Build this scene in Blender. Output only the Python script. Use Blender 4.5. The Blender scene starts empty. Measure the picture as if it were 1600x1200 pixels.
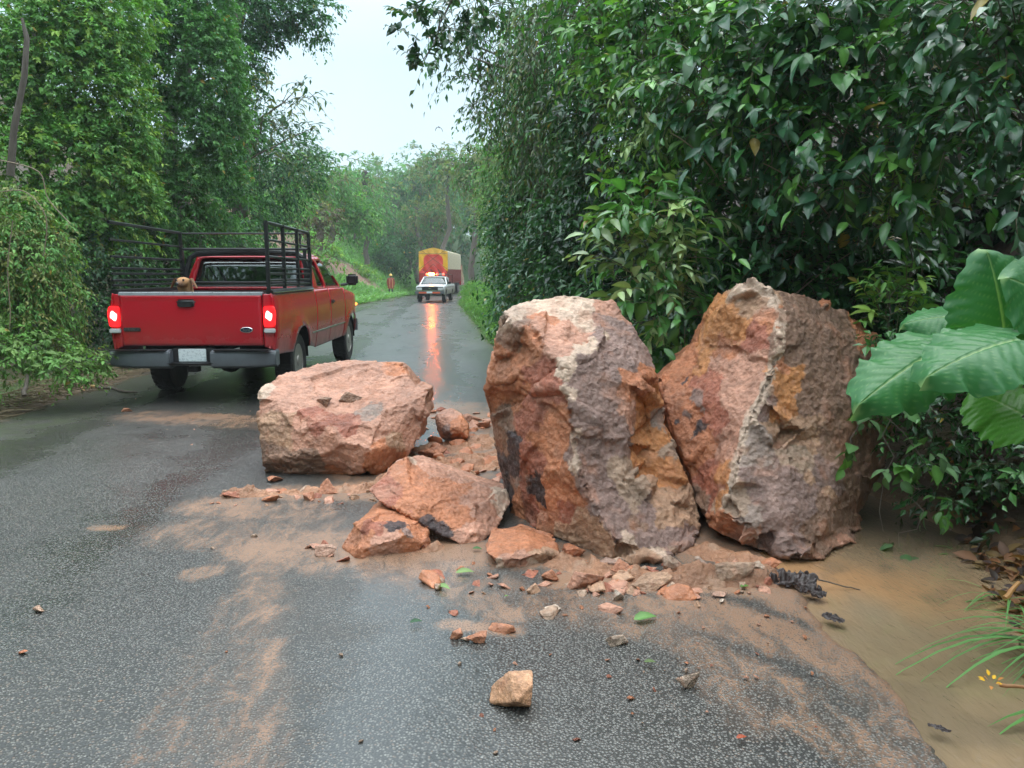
import bpy, bmesh, math, random
import numpy as np
from mathutils import Vector, Matrix
from mathutils.geometry import delaunay_2d_cdt
R = math.radians
rng = np.random.default_rng(7)
random.seed(7)
SC = bpy.context.scene
COL = SC.collection

# ------------------------------------------------------------------ camera
FPX, PITCH, CAMH = 1200.0, R(8.3), 1.6
cam = bpy.data.objects.new('camera', bpy.data.cameras.new('camera'))
COL.objects.link(cam)
cam.location = (0, 0, CAMH)
cam.rotation_euler = (R(90) - PITCH, 0, 0)
cam.data.sensor_width = 36
cam.data.lens = 36 * FPX / 1600
cam.data.clip_end = 2000
cam.data.clip_start = 0.05
SC.camera = cam

# ------------------------------------------------------------------ sky, sun, exposure
SUN_EL, SUN_AZ = R(62), R(215)
w = bpy.data.worlds.new('World'); SC.world = w; w.use_nodes = True
nt = w.node_tree; nt.nodes.clear()
wo = nt.nodes.new('ShaderNodeOutputWorld')
sky = nt.nodes.new('ShaderNodeTexSky'); sky.sky_type = 'NISHITA'; sky.sun_disc = False
sky.sun_elevation = SUN_EL; sky.sun_rotation = SUN_AZ; sky.dust_density = 3.0
bg1 = nt.nodes.new('ShaderNodeBackground'); bg1.inputs[1].default_value = 0.10
nt.links.new(sky.outputs[0], bg1.inputs[0])
tc = nt.nodes.new('ShaderNodeTexCoord'); sx = nt.nodes.new('ShaderNodeSeparateXYZ')
nt.links.new(tc.outputs['Generated'], sx.inputs[0])
rmp = nt.nodes.new('ShaderNodeValToRGB')
rmp.color_ramp.elements[0].position = 0.0; rmp.color_ramp.elements[0].color = (0.50, 0.63, 0.69, 1)
rmp.color_ramp.elements[1].position = 1.0; rmp.color_ramp.elements[1].color = (0.80, 0.86, 0.90, 1)
e = rmp.color_ramp.elements.new(0.3); e.color = (0.44, 0.585, 0.665, 1)
nt.links.new(sx.outputs[2], rmp.inputs[0])
cl = nt.nodes.new('ShaderNodeTexNoise'); cl.inputs['Scale'].default_value = 3.0; cl.inputs['Detail'].default_value = 3
nt.links.new(tc.outputs['Generated'], cl.inputs[0])
clm = nt.nodes.new('ShaderNodeMapRange'); clm.inputs[1].default_value = 0.3; clm.inputs[2].default_value = 0.7
clm.inputs[3].default_value = 0.93; clm.inputs[4].default_value = 1.05
nt.links.new(cl.outputs[0], clm.inputs[0])
mr = nt.nodes.new('ShaderNodeMapRange'); mr.inputs[1].default_value = 0.25; mr.inputs[2].default_value = 0.95
mr.inputs[3].default_value = 1.0; mr.inputs[4].default_value = 2.9   # overcast: bright towards the zenith
nt.links.new(sx.outputs[2], mr.inputs[0])
mm = nt.nodes.new('ShaderNodeMath'); mm.operation = 'MULTIPLY'
nt.links.new(clm.outputs[0], mm.inputs[0]); nt.links.new(mr.outputs[0], mm.inputs[1])
bg2 = nt.nodes.new('ShaderNodeBackground')
nt.links.new(rmp.outputs[0], bg2.inputs[0]); nt.links.new(mm.outputs[0], bg2.inputs[1])
mxw = nt.nodes.new('ShaderNodeMixShader'); mxw.inputs[0].default_value = 0.94
nt.links.new(bg1.outputs[0], mxw.inputs[1]); nt.links.new(bg2.outputs[0], mxw.inputs[2])
nt.links.new(mxw.outputs[0], wo.inputs[0])
sun = bpy.data.lights.new('sun', 'SUN'); sun.energy = 0.7; sun.angle = R(45); sun.color = (1, 0.97, 0.92)
so = bpy.data.objects.new('sun', sun); COL.objects.link(so)
so.rotation_euler = (R(90) - SUN_EL, 0, R(180) - SUN_AZ + R(180))
SC.view_settings.view_transform = 'Standard'; SC.view_settings.look = 'None'
SC.view_settings.exposure = 0.95; SC.view_settings.gamma = 1
cy = SC.cycles
cy.max_bounces = 6; cy.diffuse_bounces = 3; cy.glossy_bounces = 3; cy.transmission_bounces = 4
cy.transparent_max_bounces = 6; cy.volume_bounces = 0; cy.caustics_reflective = False; cy.caustics_refractive = False

# ------------------------------------------------------------------ helpers
def ray(u, v):
    cp, sp = math.cos(PITCH), math.sin(PITCH)
    a, b = (u - 800) / FPX, (600 - v) / FPX
    return Vector((a, cp + b * sp, -sp + b * cp))
def P(u, v, Y):
    d = ray(u, v); t = Y / d.y
    return Vector((d.x * t, Y, CAMH + d.z * t))
def G(u, v, z=0.0):
    d = ray(u, v); t = (z - CAMH) / d.z
    return Vector((d.x * t, d.y * t, z))

def tag(o, label=None, cat=None, group=None, kind=None):
    if label: o['label'] = label
    if cat: o['category'] = cat
    if group: o['group'] = group
    if kind: o['kind'] = kind
    return o
def empty(name, loc, label, cat, group=None, rz=0):
    o = bpy.data.objects.new(name, None); COL.objects.link(o)
    o.location = loc; o.rotation_euler = (0, 0, rz); o.empty_display_size = 0.1
    return tag(o, label, cat, group)

def np_mesh(name, V, faces_list, col=None, smooth=True):
    """V (n,3); faces_list: list of int arrays (m,k) with k = 3 or 4 ..."""
    me = bpy.data.meshes.new(name)
    V = np.ascontiguousarray(V, dtype=np.float32)
    me.vertices.add(len(V)); me.vertices.foreach_set('co', V.ravel())
    idx = []; starts = []; tot = []; s = 0
    for F in faces_list:
        if len(F) == 0: continue
        F = np.asarray(F, dtype=np.int32); m, k = F.shape
        idx.append(F.ravel()); starts.append(s + np.arange(m) * k); tot.append(np.full(m, k)); s += m * k
    idx = np.concatenate(idx).astype(np.int32); starts = np.concatenate(starts).astype(np.int32)
    me.loops.add(len(idx)); me.loops.foreach_set('vertex_index', idx)
    me.polygons.add(len(starts)); me.polygons.foreach_set('loop_start', starts)
    try: me.polygons.foreach_set('loop_total', np.concatenate(tot).astype(np.int32))
    except Exception: pass
    me.polygons.foreach_set('use_smooth', np.full(len(starts), smooth, dtype=bool))
    me.update(calc_edges=True); me.validate()
    if col is not None: set_col(me, col)
    return me
def set_col(me, col, name='Col'):
    col = np.asarray(col, dtype=np.float32)
    if col.shape[1] == 3: col = np.concatenate([col, np.ones((len(col), 1), np.float32)], 1)
    at = me.attributes.new(name, 'FLOAT_COLOR', 'POINT'); at.data.foreach_set('color', np.ascontiguousarray(col).ravel())
def link(name, me, mat, parent=None, world=True):
    o = bpy.data.objects.new(name, me); COL.objects.link(o)
    if mat is not None and len(me.materials) == 0: me.materials.append(mat)
    if parent is not None:
        o.parent = parent
        if world:
            q = parent; off = Vector((0, 0, 0))
            while q is not None: off += q.location; q = q.parent
            me.transform(Matrix.Translation(-off))
    return o

class MB:
    """collects boxes, tubes, lofts and prisms; build() links them as ONE mesh object"""
    def __init__(s): s.v = []; s.f = []; s.bv = None
    def add(s, vs, fs):
        o = len(s.v); s.v += [tuple(p) for p in vs]; s.f += [tuple(i + o for i in f) for f in fs]; return s
    def box(s, c, d, rz=0, rx=0):
        m = Matrix.Rotation(rz, 3, 'Z') @ Matrix.Rotation(rx, 3, 'X'); c = Vector(c); vs = []
        for x in (-1, 1):
            for y in (-1, 1):
                for z in (-1, 1): vs.append(c + m @ Vector((x * d[0] / 2, y * d[1] / 2, z * d[2] / 2)))
        return s.add(vs, [(0, 1, 3, 2), (4, 6, 7, 5), (0, 4, 5, 1), (2, 3, 7, 6), (0, 2, 6, 4), (1, 5, 7, 3)])
    def tube(s, pts, r, n=8, cap=True):
        pts = [Vector(p) for p in pts]; k = len(pts)
        rs = r if isinstance(r, (list, tuple)) else [r] * k
        vs = []; fs = []; prev = None
        for i, p in enumerate(pts):
            t = (pts[min(i + 1, k - 1)] - pts[max(i - 1, 0)]).normalized()
            a = prev if prev is not None else (Vector((0, 0, 1)) if abs(t.z) < .9 else Vector((1, 0, 0)))
            x = (a - t * a.dot(t)).normalized(); prev = x; y = t.cross(x)
            for j in range(n):
                q = 2 * math.pi * j / n; vs.append(p + (x * math.cos(q) + y * math.sin(q)) * rs[i])
        for i in range(k - 1):
            for j in range(n):
                a, b = i * n + j, i * n + (j + 1) % n; fs.append((a, b, b + n, a + n))
        if cap: fs.append(tuple(range(n - 1, -1, -1))); fs.append(tuple((k - 1) * n + j for j in range(n)))
        return s.add(vs, fs)
    def loft(s, rings, cap=True, closed=True):
        n = len(rings[0]); vs = [p for r_ in rings for p in r_]; fs = []
        for i in range(len(rings) - 1):
            for j in range(n if closed else n - 1):
                a, b = i * n + j, i * n + (j + 1) % n; fs.append((a, b, b + n, a + n))
        if cap: fs.append(tuple(range(n - 1, -1, -1))); fs.append(tuple((len(rings) - 1) * n + j for j in range(n)))
        return s.add(vs, fs)
    def prism(s, poly, axis, a, b):
        """poly: 2D outline; axis 0/1/2 = extruded axis from a to b"""
        def mk(p, t):
            q = [p[0], p[1]]; q.insert(axis, t); return q
        return s.loft([[mk(p, a) for p in poly], [mk(p, b) for p in poly]])
    def lathe(s, prof, c, axis='x', n=24):
        """prof: list of (radius, offset along axis)"""
        rings = []
        for r_, o in prof:
            ring = []
            for j in range(n):
                q = 2 * math.pi * j / n; ca, sa = r_ * math.cos(q), r_ * math.sin(q)
                ring.append((c[0] + o, c[1] + ca, c[2] + sa) if axis == 'x' else (c[0] + ca, c[1] + o, c[2] + sa) if axis == 'y' else (c[0] + ca, c[1] + sa, c[2] + o))
            rings.append(ring)
        return s.loft(rings)
    def mesh(s, name, bevel=0, smooth=False, seg=2):
        bm = bmesh.new()
        vv = [bm.verts.new(p) for p in s.v]
        for f in s.f:
            try: bm.faces.new([vv[i] for i in f])
            except Exception: pass
        bmesh.ops.remove_doubles(bm, verts=bm.verts, dist=1e-5)
        bmesh.ops.recalc_face_normals(bm, faces=bm.faces)
        if bevel:
            es = [e_ for e_ in bm.edges if len(e_.link_faces) == 2 and e_.calc_face_angle(0) > R(25)]
            bmesh.ops.bevel(bm, geom=es, offset=bevel, segments=seg, affect='EDGES', clamp_overlap=True)
        me = bpy.data.meshes.new(name)
        if smooth or bevel:
            for f in bm.faces: f.smooth = True
            for e_ in bm.edges:
                if len(e_.link_faces) == 2 and e_.calc_face_angle(0) > R(38): e_.smooth = False
        bm.to_mesh(me); bm.free(); return me
    def build(s, name, mat, parent=None, bevel=0, smooth=False, world=False, seg=2):
        return link(name, s.mesh(name, bevel, smooth, seg), mat, parent, world)

def applied(o):
    """evaluate an object's modifiers into a fresh mesh"""
    bpy.context.view_layer.update()
    dg = bpy.context.evaluated_depsgraph_get()
    me = bpy.data.meshes.new_from_object(o.evaluated_get(dg)); o.modifiers.clear(); o.data = me
    return o
def temp_apply(me, mods):
    o = bpy.data.objects.new('tmp', me); COL.objects.link(o)
    for t, kw in mods:
        m = o.modifiers.new(t, t)
        for k, v in kw.items(): setattr(m, k, v)
    applied(o); me2 = o.data; bpy.data.objects.remove(o); return me2

# numpy noise
def _h(i, j, k, s):
    n = (i * 73856093) ^ (j * 19349663) ^ (k * 83492791) ^ (s * 2654435761)
    n = (n ^ (n >> 13)) * 1274126177; n = n & 0x7fffffff
    n = (n ^ (n >> 15)) * 668265263; n = n & 0x7fffffff
    return (n ^ (n >> 11)) / float(0x7fffffff)
def vn(p, s=0):
    p = np.asarray(p, dtype=np.float64); i = np.floor(p).astype(np.int64); f = p - i; u_ = f * f * (3 - 2 * f)
    r_ = 0
    for a in (0, 1):
        for b in (0, 1):
            for c in (0, 1):
                w_ = (u_[:, 0] if a else 1 - u_[:, 0]) * (u_[:, 1] if b else 1 - u_[:, 1]) * (u_[:, 2] if c else 1 - u_[:, 2])
                r_ = r_ + w_ * _h(i[:, 0] + a, i[:, 1] + b, i[:, 2] + c, s)
    return r_ * 2 - 1
def fbm(p, oct=4, s=0, g=0.5):
    r_ = 0; a = 1.0; t = 0
    for o in range(oct): r_ = r_ + a * vn(np.asarray(p) * 2 ** o + 17.3 * o, s + o); t += a; a *= g
    return r_ / t
def cells(p, s=0, jit=0.9):
    """returns offset from own feature point and a random vector per cell"""
    p = np.asarray(p, dtype=np.float64); ib = np.floor(p).astype(np.int64)
    best = np.full(len(p), 1e9); off = np.zeros_like(p); rv = np.zeros_like(p); sec = np.full(len(p), 1e9)
    for a in (-1, 0, 1):
        for b in (-1, 0, 1):
            for c in (-1, 0, 1):
                i, j, k = ib[:, 0] + a, ib[:, 1] + b, ib[:, 2] + c
                fp = np.stack([i + .5 + jit * (_h(i, j, k, s) - .5), j + .5 + jit * (_h(i, j, k, s + 1) - .5), k + .5 + jit * (_h(i, j, k, s + 2) - .5)], 1)
                d = p - fp; dd = (d * d).sum(1); m = dd < best
                sec = np.where(m, best, np.minimum(sec, dd)); best = np.where(m, dd, best)
                off[m] = d[m]
                rr = np.stack([_h(i, j, k, s + 5), _h(i, j, k, s + 6), _h(i, j, k, s + 7)], 1) * 2 - 1
                rv[m] = rr[m]
    return off, rv, np.sqrt(sec) - np.sqrt(best)

# ------------------------------------------------------------------ material kit
class NT:
    def __init__(s, name):
        s.m = bpy.data.materials.new(name); s.m.use_nodes = True; s.t = s.m.node_tree; s.t.nodes.clear()
        s.out = s.n('ShaderNodeOutputMaterial'); s.b = s.n('ShaderNodeBsdfPrincipled'); s.l(s.b, s.out, 0, 0)
    def n(s, t, **kw):
        q = s.t.nodes.new(t)
        for k, v in kw.items(): setattr(q, k, v)
        return q
    def l(s, a, b, i=0, j=0): s.t.links.new(a.outputs[i], b.inputs[j])
    def noise(s, scale, det=4, rough=.55, coord=None, dist=0):
        q = s.n('ShaderNodeTexNoise'); q.inputs['Scale'].default_value = scale; q.inputs['Detail'].default_value = det
        q.inputs['Roughness'].default_value = rough; q.inputs['Distortion'].default_value = dist
        if coord is not None: s.t.links.new(coord, q.inputs['Vector'])
        return q.outputs[0]
    def pos(s): return s.n('ShaderNodeNewGeometry').outputs['Position']
    def objc(s): return s.n('ShaderNodeTexCoord').outputs['Object']
    def scale(s, vec, xyz):
        q = s.n('ShaderNodeMapping'); q.inputs['Scale'].default_value = xyz; s.t.links.new(vec, q.inputs[0]); return q.outputs[0]
    def rng(s, v, a, b, c, d, smooth=False):
        q = s.n('ShaderNodeMapRange'); s.t.links.new(v, q.inputs[0])
        if smooth: q.interpolation_type = 'SMOOTHSTEP'
        for i, x in enumerate((a, b, c, d)): q.inputs[i + 1].default_value = x
        return q.outputs[0]
    def math(s, op, a, b=None):
        q = s.n('ShaderNodeMath', operation=op)
        for i, x in enumerate((a, b)):
            if x is None: continue
            if isinstance(x, (int, float)): q.inputs[i].default_value = x
            else: s.t.links.new(x, q.inputs[i])
        return q.outputs[0]
    def mix(s, f, a, b, mode='MIX'):
        q = s.n('ShaderNodeMix', data_type='RGBA', blend_type=mode)
        for i, x in ((0, f), (6, a), (7, b)):
            if isinstance(x, (int, float)): q.inputs[i].default_value = x
            elif isinstance(x, tuple): q.inputs[i].default_value = (*x[:3], 1)
            else: s.t.links.new(x, q.inputs[i])
        return q.outputs[2]
    def attr(s, name='Col', fac=False):
        q = s.n('ShaderNodeAttribute', attribute_name=name); return q.outputs['Fac' if fac else 'Color']
    def sep(s, c):
        q = s.n('ShaderNodeSeparateColor'); s.t.links.new(c, q.inputs[0]); return q.outputs
    def bump(s, h, strength, dist, prev=None):
        q = s.n('ShaderNodeBump'); q.inputs['Strength'].default_value = strength; q.inputs['Distance'].default_value = dist
        s.t.links.new(h, q.inputs['Height'])
        if prev is not None: s.t.links.new(prev, q.inputs['Normal'])
        return q.outputs[0]
    def set(s, **kw):
        for k, v in kw.items():
            k = {'base': 'Base Color', 'rough': 'Roughness', 'metal': 'Metallic', 'norm': 'Normal', 'spec': 'Specular IOR Level', 'coat': 'Coat Weight',
                 'emit': 'Emission Color', 'es': 'Emission Strength', 'coatr': 'Coat Roughness', 'trans': 'Transmission Weight', 'ior': 'IOR', 'sheen': 'Sheen Weight', 'alpha': 'Alpha'}[k]
            if isinstance(v, (int, float)): s.b.inputs[k].default_value = v
            elif isinstance(v, tuple): s.b.inputs[k].default_value = (*v[:3], 1)
            else: s.t.links.new(v, s.b.inputs[k])
        return s.m
def simple(name, col, rough=.5, metal=0, coat=0, es=0, var=.12, sc=9.0, bump=0.0, spec=.5):
    n = NT(name); c = n.objc(); f = n.rng(n.noise(sc, 5, .6, c), .3, .7, 1 - var, 1 + var)
    q = n.n('ShaderNodeVectorMath', operation='SCALE'); q.inputs[0].default_value = col[:3]; n.t.links.new(f, q.inputs['Scale'])
    n.set(base=q.outputs[0], rough=n.rng(n.noise(sc * 2.3, 4, .6, c), .3, .7, max(rough - .08, .02), min(rough + .1, 1)), metal=metal, coat=coat, spec=spec)
    if es: n.set(emit=tuple(col), es=es)
    if bump: n.set(norm=n.bump(n.noise(sc * 8, 4, .6, c), .6, bump))
    return n.m
# ------------------------------------------------------------------ terrain
LY = [-12, 3, 8.3, 20, 39, 68, 90, 130, 200, 260]; LX = [-5.0, -5.25, -5.65, -6.5, -7.8, -9.2, -8.4, 2, 36, 70]
RY = [-12, 4, 8, 17, 39, 68, 90, 130, 200, 260];  RX = [1.6, 1.50, 1.0, -.4, -2.6, -4.4, -3.0, 8.5, 43, 78]
def Lx(y): return np.interp(y, LY, LX)
def Rx(y): return np.interp(y, RY, RX)
def zroad(y): return -0.55 * np.clip((np.asarray(y, dtype=float) - 32) / 40, 0, 1) ** 1.3
def sstep(x, a, b):
    t = np.clip((x - a) / (b - a), 0, 1); return t * t * (3 - 2 * t)
def Hgt(x, y):
    x = np.asarray(x, dtype=float); y = np.asarray(y, dtype=float)
    zr = zroad(y); sl = Lx(y) - x; sr = x - Rx(y)
    p = np.stack([x, y, np.zeros_like(x)], -1).reshape(-1, 3)
    n1 = fbm(p * .35, 3, 3).reshape(x.shape); n2 = fbm(p * 1.6, 3, 9).reshape(x.shape); n3 = fbm(p * 6, 3, 19).reshape(x.shape)
    k = np.interp(y, [0, 22, 34, 80], [1.25, 1.1, .82, .8])
    hl = np.clip((sl - np.interp(y, [0, 20, 34], [1.3, 1.4, .9])) * k, 0, 9.5) * (1 + .15 * n1)
    hl = np.where(hl > 8, 8 + (hl - 8) * .3, hl)
    verge = sstep(sl, 0, .5) * (.05 + .04 * n2) + .03 * n3 * sstep(sl, 0, .3)
    zl = zr + verge + hl + .25 * n2 * sstep(hl, .2, 1.2)
    dit = np.interp(y, [-5, 7, 10], [1, 1, 0])
    d0 = np.interp(y, [-5, 2.4, 3.5, 4.3, 7], [.2, .35, .75, 1.15, .9])
    bank = np.clip((sr - np.where(dit > .5, d0 + .1, .5)) * 1.0, 0, 7) * (1 + .2 * n1)
    zrr = zr - dit * .20 * sstep(sr, -.06, .16) * 1.0 + (1 - dit) * .06 * sstep(sr, .1, .6) + bank + .05 * n2 * sstep(sr, .1, .5) + .02 * n3 * sstep(sr, .05, .3)
    return np.where(sl > 0, zl, np.where(sr > 0, zrr, zr - 0.05))

def grid_mesh(xs, ys, fz):
    X, Y = np.meshgrid(xs, ys); Z = fz(X, Y); V = np.stack([X, Y, Z], -1).reshape(-1, 3)
    nx, ny = len(xs), len(ys); i = np.arange(nx * ny).reshape(ny, nx)
    F = np.stack([i[:-1, :-1], i[:-1, 1:], i[1:, 1:], i[1:, :-1]], -1).reshape(-1, 4)
    return V, F
def spaced(a, b, s0, g, mx):
    out = [a]; s_ = s0
    while out[-1] < b: out.append(out[-1] + s_); s_ = min(s_ * g, mx)
    return out
xs = sorted(set([-q for q in spaced(10, 260, .25, 1.1, 12)] + list(np.arange(-10, 5, .09)) + spaced(5, 260, .1, 1.08, 12)))
ys = sorted(set([-q for q in spaced(0, 40, .3, 1.2, 6)] + list(np.arange(0, 12, .09)) + spaced(12, 320, .1, 1.03, 5)))
def slipmask(x, y, z):
    """bare earth of a fresh slip: a band running down the left bank towards the road"""
    t = np.clip((y - 31) / 31, 0, 1); zc = 4.2 * (1 - t) + .9; p_ = np.stack([x, y, z], 1)
    wd = 1.7 * (1 - .35 * t) + .35 * fbm(p_ * .7, 3, 12)
    return (1 - sstep(np.abs(z - zc), wd * .7, wd * 1.15)) * sstep(y, 30, 33) * (1 - sstep(y, 60, 64)) * (Lx(y) - x > .5)
V, F = grid_mesh(np.array(xs), np.array(ys), Hgt)
# what covers the soil: its own colours (moss, litter, grass soil, brown slip, wet mud)
x, y, z = V.T; sl = Lx(y) - x; sr = x - Rx(y)
nz = fbm(V * 1.3, 4, 31); nz2 = fbm(V * 5, 3, 37)
soil = np.array([.075, .05, .032]); moss = np.array([.06, .10, .03]); grs = np.array([.075, .16, .045]); slip = np.array([.22, .125, .09]); mudc = np.array([.40, .25, .145])
c = np.tile(soil, (len(V), 1))
def blend(c, col, m): m = np.clip(m, 0, 1)[:, None]; return c * (1 - m) + col * m
c = blend(c, moss, sstep(nz + nz2 * .4, -.1, .35) * .8)
c = blend(c, grs, sstep(y, 24, 32) * sstep(sl, 0, .6) * .95)
c = blend(c, grs * .8, (sstep(sl, .1, .5) * (1 - sstep(sl, 1.2, 2.2)) * sstep(nz2, -.4, .2)) * .7 * (y < 26))
slp = slipmask(x, y, z)
c = blend(c, slip, slp)
c = blend(c, np.array([.16, .12, .075]), sstep(sl, -.1, .1) * (1 - sstep(sl, .35, .9)) * (y < 30))
dm = (sr > -.1) & (y < 8)
c = blend(c, mudc * .55, dm * (1 - sstep(z, -.02, .12)))
c = blend(c, soil * .6, (sr > 0) * sstep(z, .15, .6))
me = np_mesh('ground', V, [F], c)
n = NT('soil'); pc = n.pos()
cc = n.mix(.55, n.attr(), n.mix(n.noise(14, 6, .65, pc), (.35, .35, .35), (1.65, 1.6, 1.5)), 'MULTIPLY')
n.set(base=n.mix(.5, n.attr(), cc), rough=n.rng(n.noise(3, 4, .6, pc), .3, .7, .45, .85), norm=n.bump(n.noise(40, 6, .7, pc), .8, .03), spec=.35)
tag(link('ground', me, n.m), kind='structure')

# mud on the road: (u, v, along px, weight) blobs turned into ground points
def roadz(X, Y):
    s = np.minimum(X - Lx(Y), Rx(Y) - X)
    p = np.stack([X, Y, np.zeros_like(X)], -1).reshape(-1, 3)
    wob = fbm(p * .8, 2, 5).reshape(X.shape) * .006
    tilt = -.012 * np.clip((X - Lx(Y)) / 6.5, 0, 1)
    return zroad(Y) + wob + .004 + tilt * (Y < 30) - .05 * (1 - sstep(s, .0, .06))
ysr = np.array(sorted(set(list(np.arange(-12, 0, .5)) + list(np.arange(0, 9.5, .028)) + list(np.arange(9.5, 20, .1)) + spaced(20, 255, .25, 1.03, 3))))
tt = np.linspace(0, 1, 230)
Yg = np.repeat(ysr[:, None], 230, 1)
ragL = fbm(np.stack([Yg * 1.7, Yg * 0, Yg * 0], -1).reshape(-1, 3), 3, 77).reshape(Yg.shape) * .12
ragR = fbm(np.stack([Yg * 2.1, Yg * 0 + 9, Yg * 0], -1).reshape(-1, 3), 6, 78, .75).reshape(Yg.shape) * .11
Xg = Lx(Yg) + ragL + (Rx(Yg) + ragR - Lx(Yg) - ragL) * tt[None, :]
s_ = np.minimum(tt, 1 - tt)[None, :]
Zg = roadz(np.clip(Xg, Lx(Yg) + .1, Rx(Yg) - .1), Yg) - .06 * (1 - sstep(s_ * (Rx(Yg) - Lx(Yg)), 0, .07))
V = np.stack([Xg, Yg, Zg], -1).reshape(-1, 3)
i = np.arange(len(V)).reshape(Yg.shape)
F = np.stack([i[:-1, :-1], i[:-1, 1:], i[1:, 1:], i[1:, :-1]], -1).reshape(-1, 4)
x, y, _ = V.T
def seg(a, b, r_, wgt=1.0, soft=.6):
    """mud streak from pixel a to pixel b on the ground, radius r_ metres"""
    A, B = G(*a), G(*b); d = np.array([B.x - A.x, B.y - A.y]); L2 = max(d @ d, 1e-6)
    t = np.clip(((x - A.x) * d[0] + (y - A.y) * d[1]) / L2, 0, 1)
    dist = np.hypot(x - A.x - t * d[0], y - A.y - t * d[1])
    return wgt * (1 - sstep(dist, r_ * (1 - soft), r_ * (1 + soft)))
m = np.zeros(len(x))
for a, b, r_, wg in [((440, 770), (560, 770), .22, .85), ((330, 790), (480, 800), .25, .62), ((310, 895), (330, 890), .10, .6), ((440, 850), (700, 870), .34, .8), ((300, 830), (560, 830), .3, .5), ((640, 900), (1000, 960), .25, .5), ((560, 760), (640, 780), .22, .9),
                     ((620, 860), (900, 870), .22, .95), ((880, 905), (1230, 915), .13, 1.0), ((660, 760), (790, 680), .42, .85), ((700, 640), (770, 660), .6, .85), ((650, 720), (780, 720), .35, .9), ((660, 890), (790, 960), .12, .7), ((700, 975), (800, 985), .06, .95),
                     ((1060, 930), (1300, 1010), .12, .85), ((1000, 940), (1390, 1060), .1, .72), ((900, 930), (1250, 1080), .12, .5), ((1150, 900), (1290, 960), .14, .9), ((1050, 960), (1180, 1120), .12, .45),
                     ((1240, 930), (1430, 1110), .07, .9), ((410, 860), (390, 1200), .13, .5), ((430, 1000), (400, 1090), .04, .75), ((280, 1200), (400, 940), .22, .33), ((1290, 1010), (1420, 1120), .16, .6), ((1240, 1100), (1400, 1190), .15, .45),
                     ((230, 650), (400, 660), .35, .62), ((300, 650), (395, 655), .2, .8), ((560, 740), (600, 700), .3, .7), ((880, 780), (1200, 860), .5, .8), ((150, 825), (180, 825), .06, .8)]:
    m = np.maximum(m, seg(a, b, r_, wg))
p3 = np.stack([x, y, x * 0], 1)
m = m * (1 + .35 * fbm(p3 * 2.6, 4, 51)) 
edge = 1 - sstep(np.minimum(x - Lx(y), Rx(y) - x), .05, .3)
m = np.maximum(m, edge * .55 * (.7 + .6 * fbm(p3 * 3, 3, 52)))
wet = fbm(p3 * np.array([.9, .35, 1]), 4, 61) * .5 + .5
lane = np.zeros(len(x))
for lx_ in (-3.9, -2.1, -.2):                     # polished wheel tracks hold the water film
    lane = np.maximum(lane, np.exp(-((x - lx_ + .08 * y) / .32) ** 2))
wet = np.clip(wet * .7 + lane * .35, 0, 1)
litter = sstep(Lx(y) + .9 + .4 * fbm(p3, 3, 4) - x, -.5, .5) * (y < 12)
me = np_mesh('road', V, [F], np.stack([m, wet, litter], 1))
n = NT('wet_asphalt'); pc = n.pos(); sp_ = n.sep(n.attr()); mud, wetv, lit = sp_[0], sp_[1], sp_[2]
vo = n.n('ShaderNodeTexVoronoi'); vo.inputs['Scale'].default_value = 92; vo.inputs['Randomness'].default_value = 1; n.t.links.new(pc, vo.inputs['Vector'])
vs2 = n.n('ShaderNodeTexVoronoi'); vs2.inputs['Scale'].default_value = 42; n.t.links.new(pc, vs2.inputs['Vector'])
cs = n.sep(vo.outputs['Color']); cs2 = n.sep(vs2.outputs['Color'])
stone = n.mix(n.rng(cs[0], 0, 1, 0, 1), (.050, .051, .049), (.18, .18, .168))
stone = n.mix(n.rng(cs[1], .93, .99, 0, .45), stone, (.30, .31, .29))
stone = n.mix(n.rng(cs[2], .90, .95, 0, .5), stone, (.20, .13, .09))
dome = n.rng(vo.outputs['Distance'], 0.15, .62, 1, 0, True)
stone = n.mix(dome, (.030, .030, .029), stone)
stone = n.mix(n.rng(n.noise(1.1, 4, .6, pc), .35, .7, 0, .45), stone, n.mix(.5, stone, (.06, .065, .07)))
mn = n.noise(9, 6, .75, n.scale(pc, (1.0, .5, 1)), .8); fine = n.noise(120, 3, .7, pc)
mf = n.math('ADD', mud, n.math('MULTIPLY', n.math('SUBTRACT', mn, .5), 2.3))
mf = n.math('ADD', mf, n.math('MULTIPLY', n.math('SUBTRACT', n.math('SUBTRACT', 1, dome), .62), .55))
mf = n.math('MULTIPLY', n.rng(mf, .40, 1.05, 0, .85, True), n.rng(mud, .04, .2, 0, 1))
mcol = n.mix(n.noise(5, 5, .6, pc), (.17, .095, .058), (.36, .205, .125))
mcol = n.mix(n.rng(fine, .55, .7, 0, .45), mcol, (.42, .30, .22))
litf = n.math('MULTIPLY', lit, n.rng(n.noise(5, 5, .7, pc), .4, .6, 0, .55))
stone = n.mix(1.0, stone, n.mix(n.noise(.8, 4, .6, n.scale(pc, (1, .35, 1))), (.6, .6, .58), (1.65, 1.6, 1.55)), 'MULTIPLY')
base = n.mix(litf, stone, (.06, .085, .03))
base = n.mix(n.math('MULTIPLY', n.rng(mud, .1, .9, 0, .55), n.rng(n.noise(3, 4, .6, pc), .3, .7, .4, 1)), base, (.15, .10, .07))
base = n.mix(mf, base, mcol)
crk = n.n('ShaderNodeTexVoronoi', feature='DISTANCE_TO_EDGE'); crk.inputs['Scale'].default_value = .55
wn = n.n('ShaderNodeVectorMath', operation='ADD'); n.t.links.new(pc, wn.inputs[0])
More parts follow.
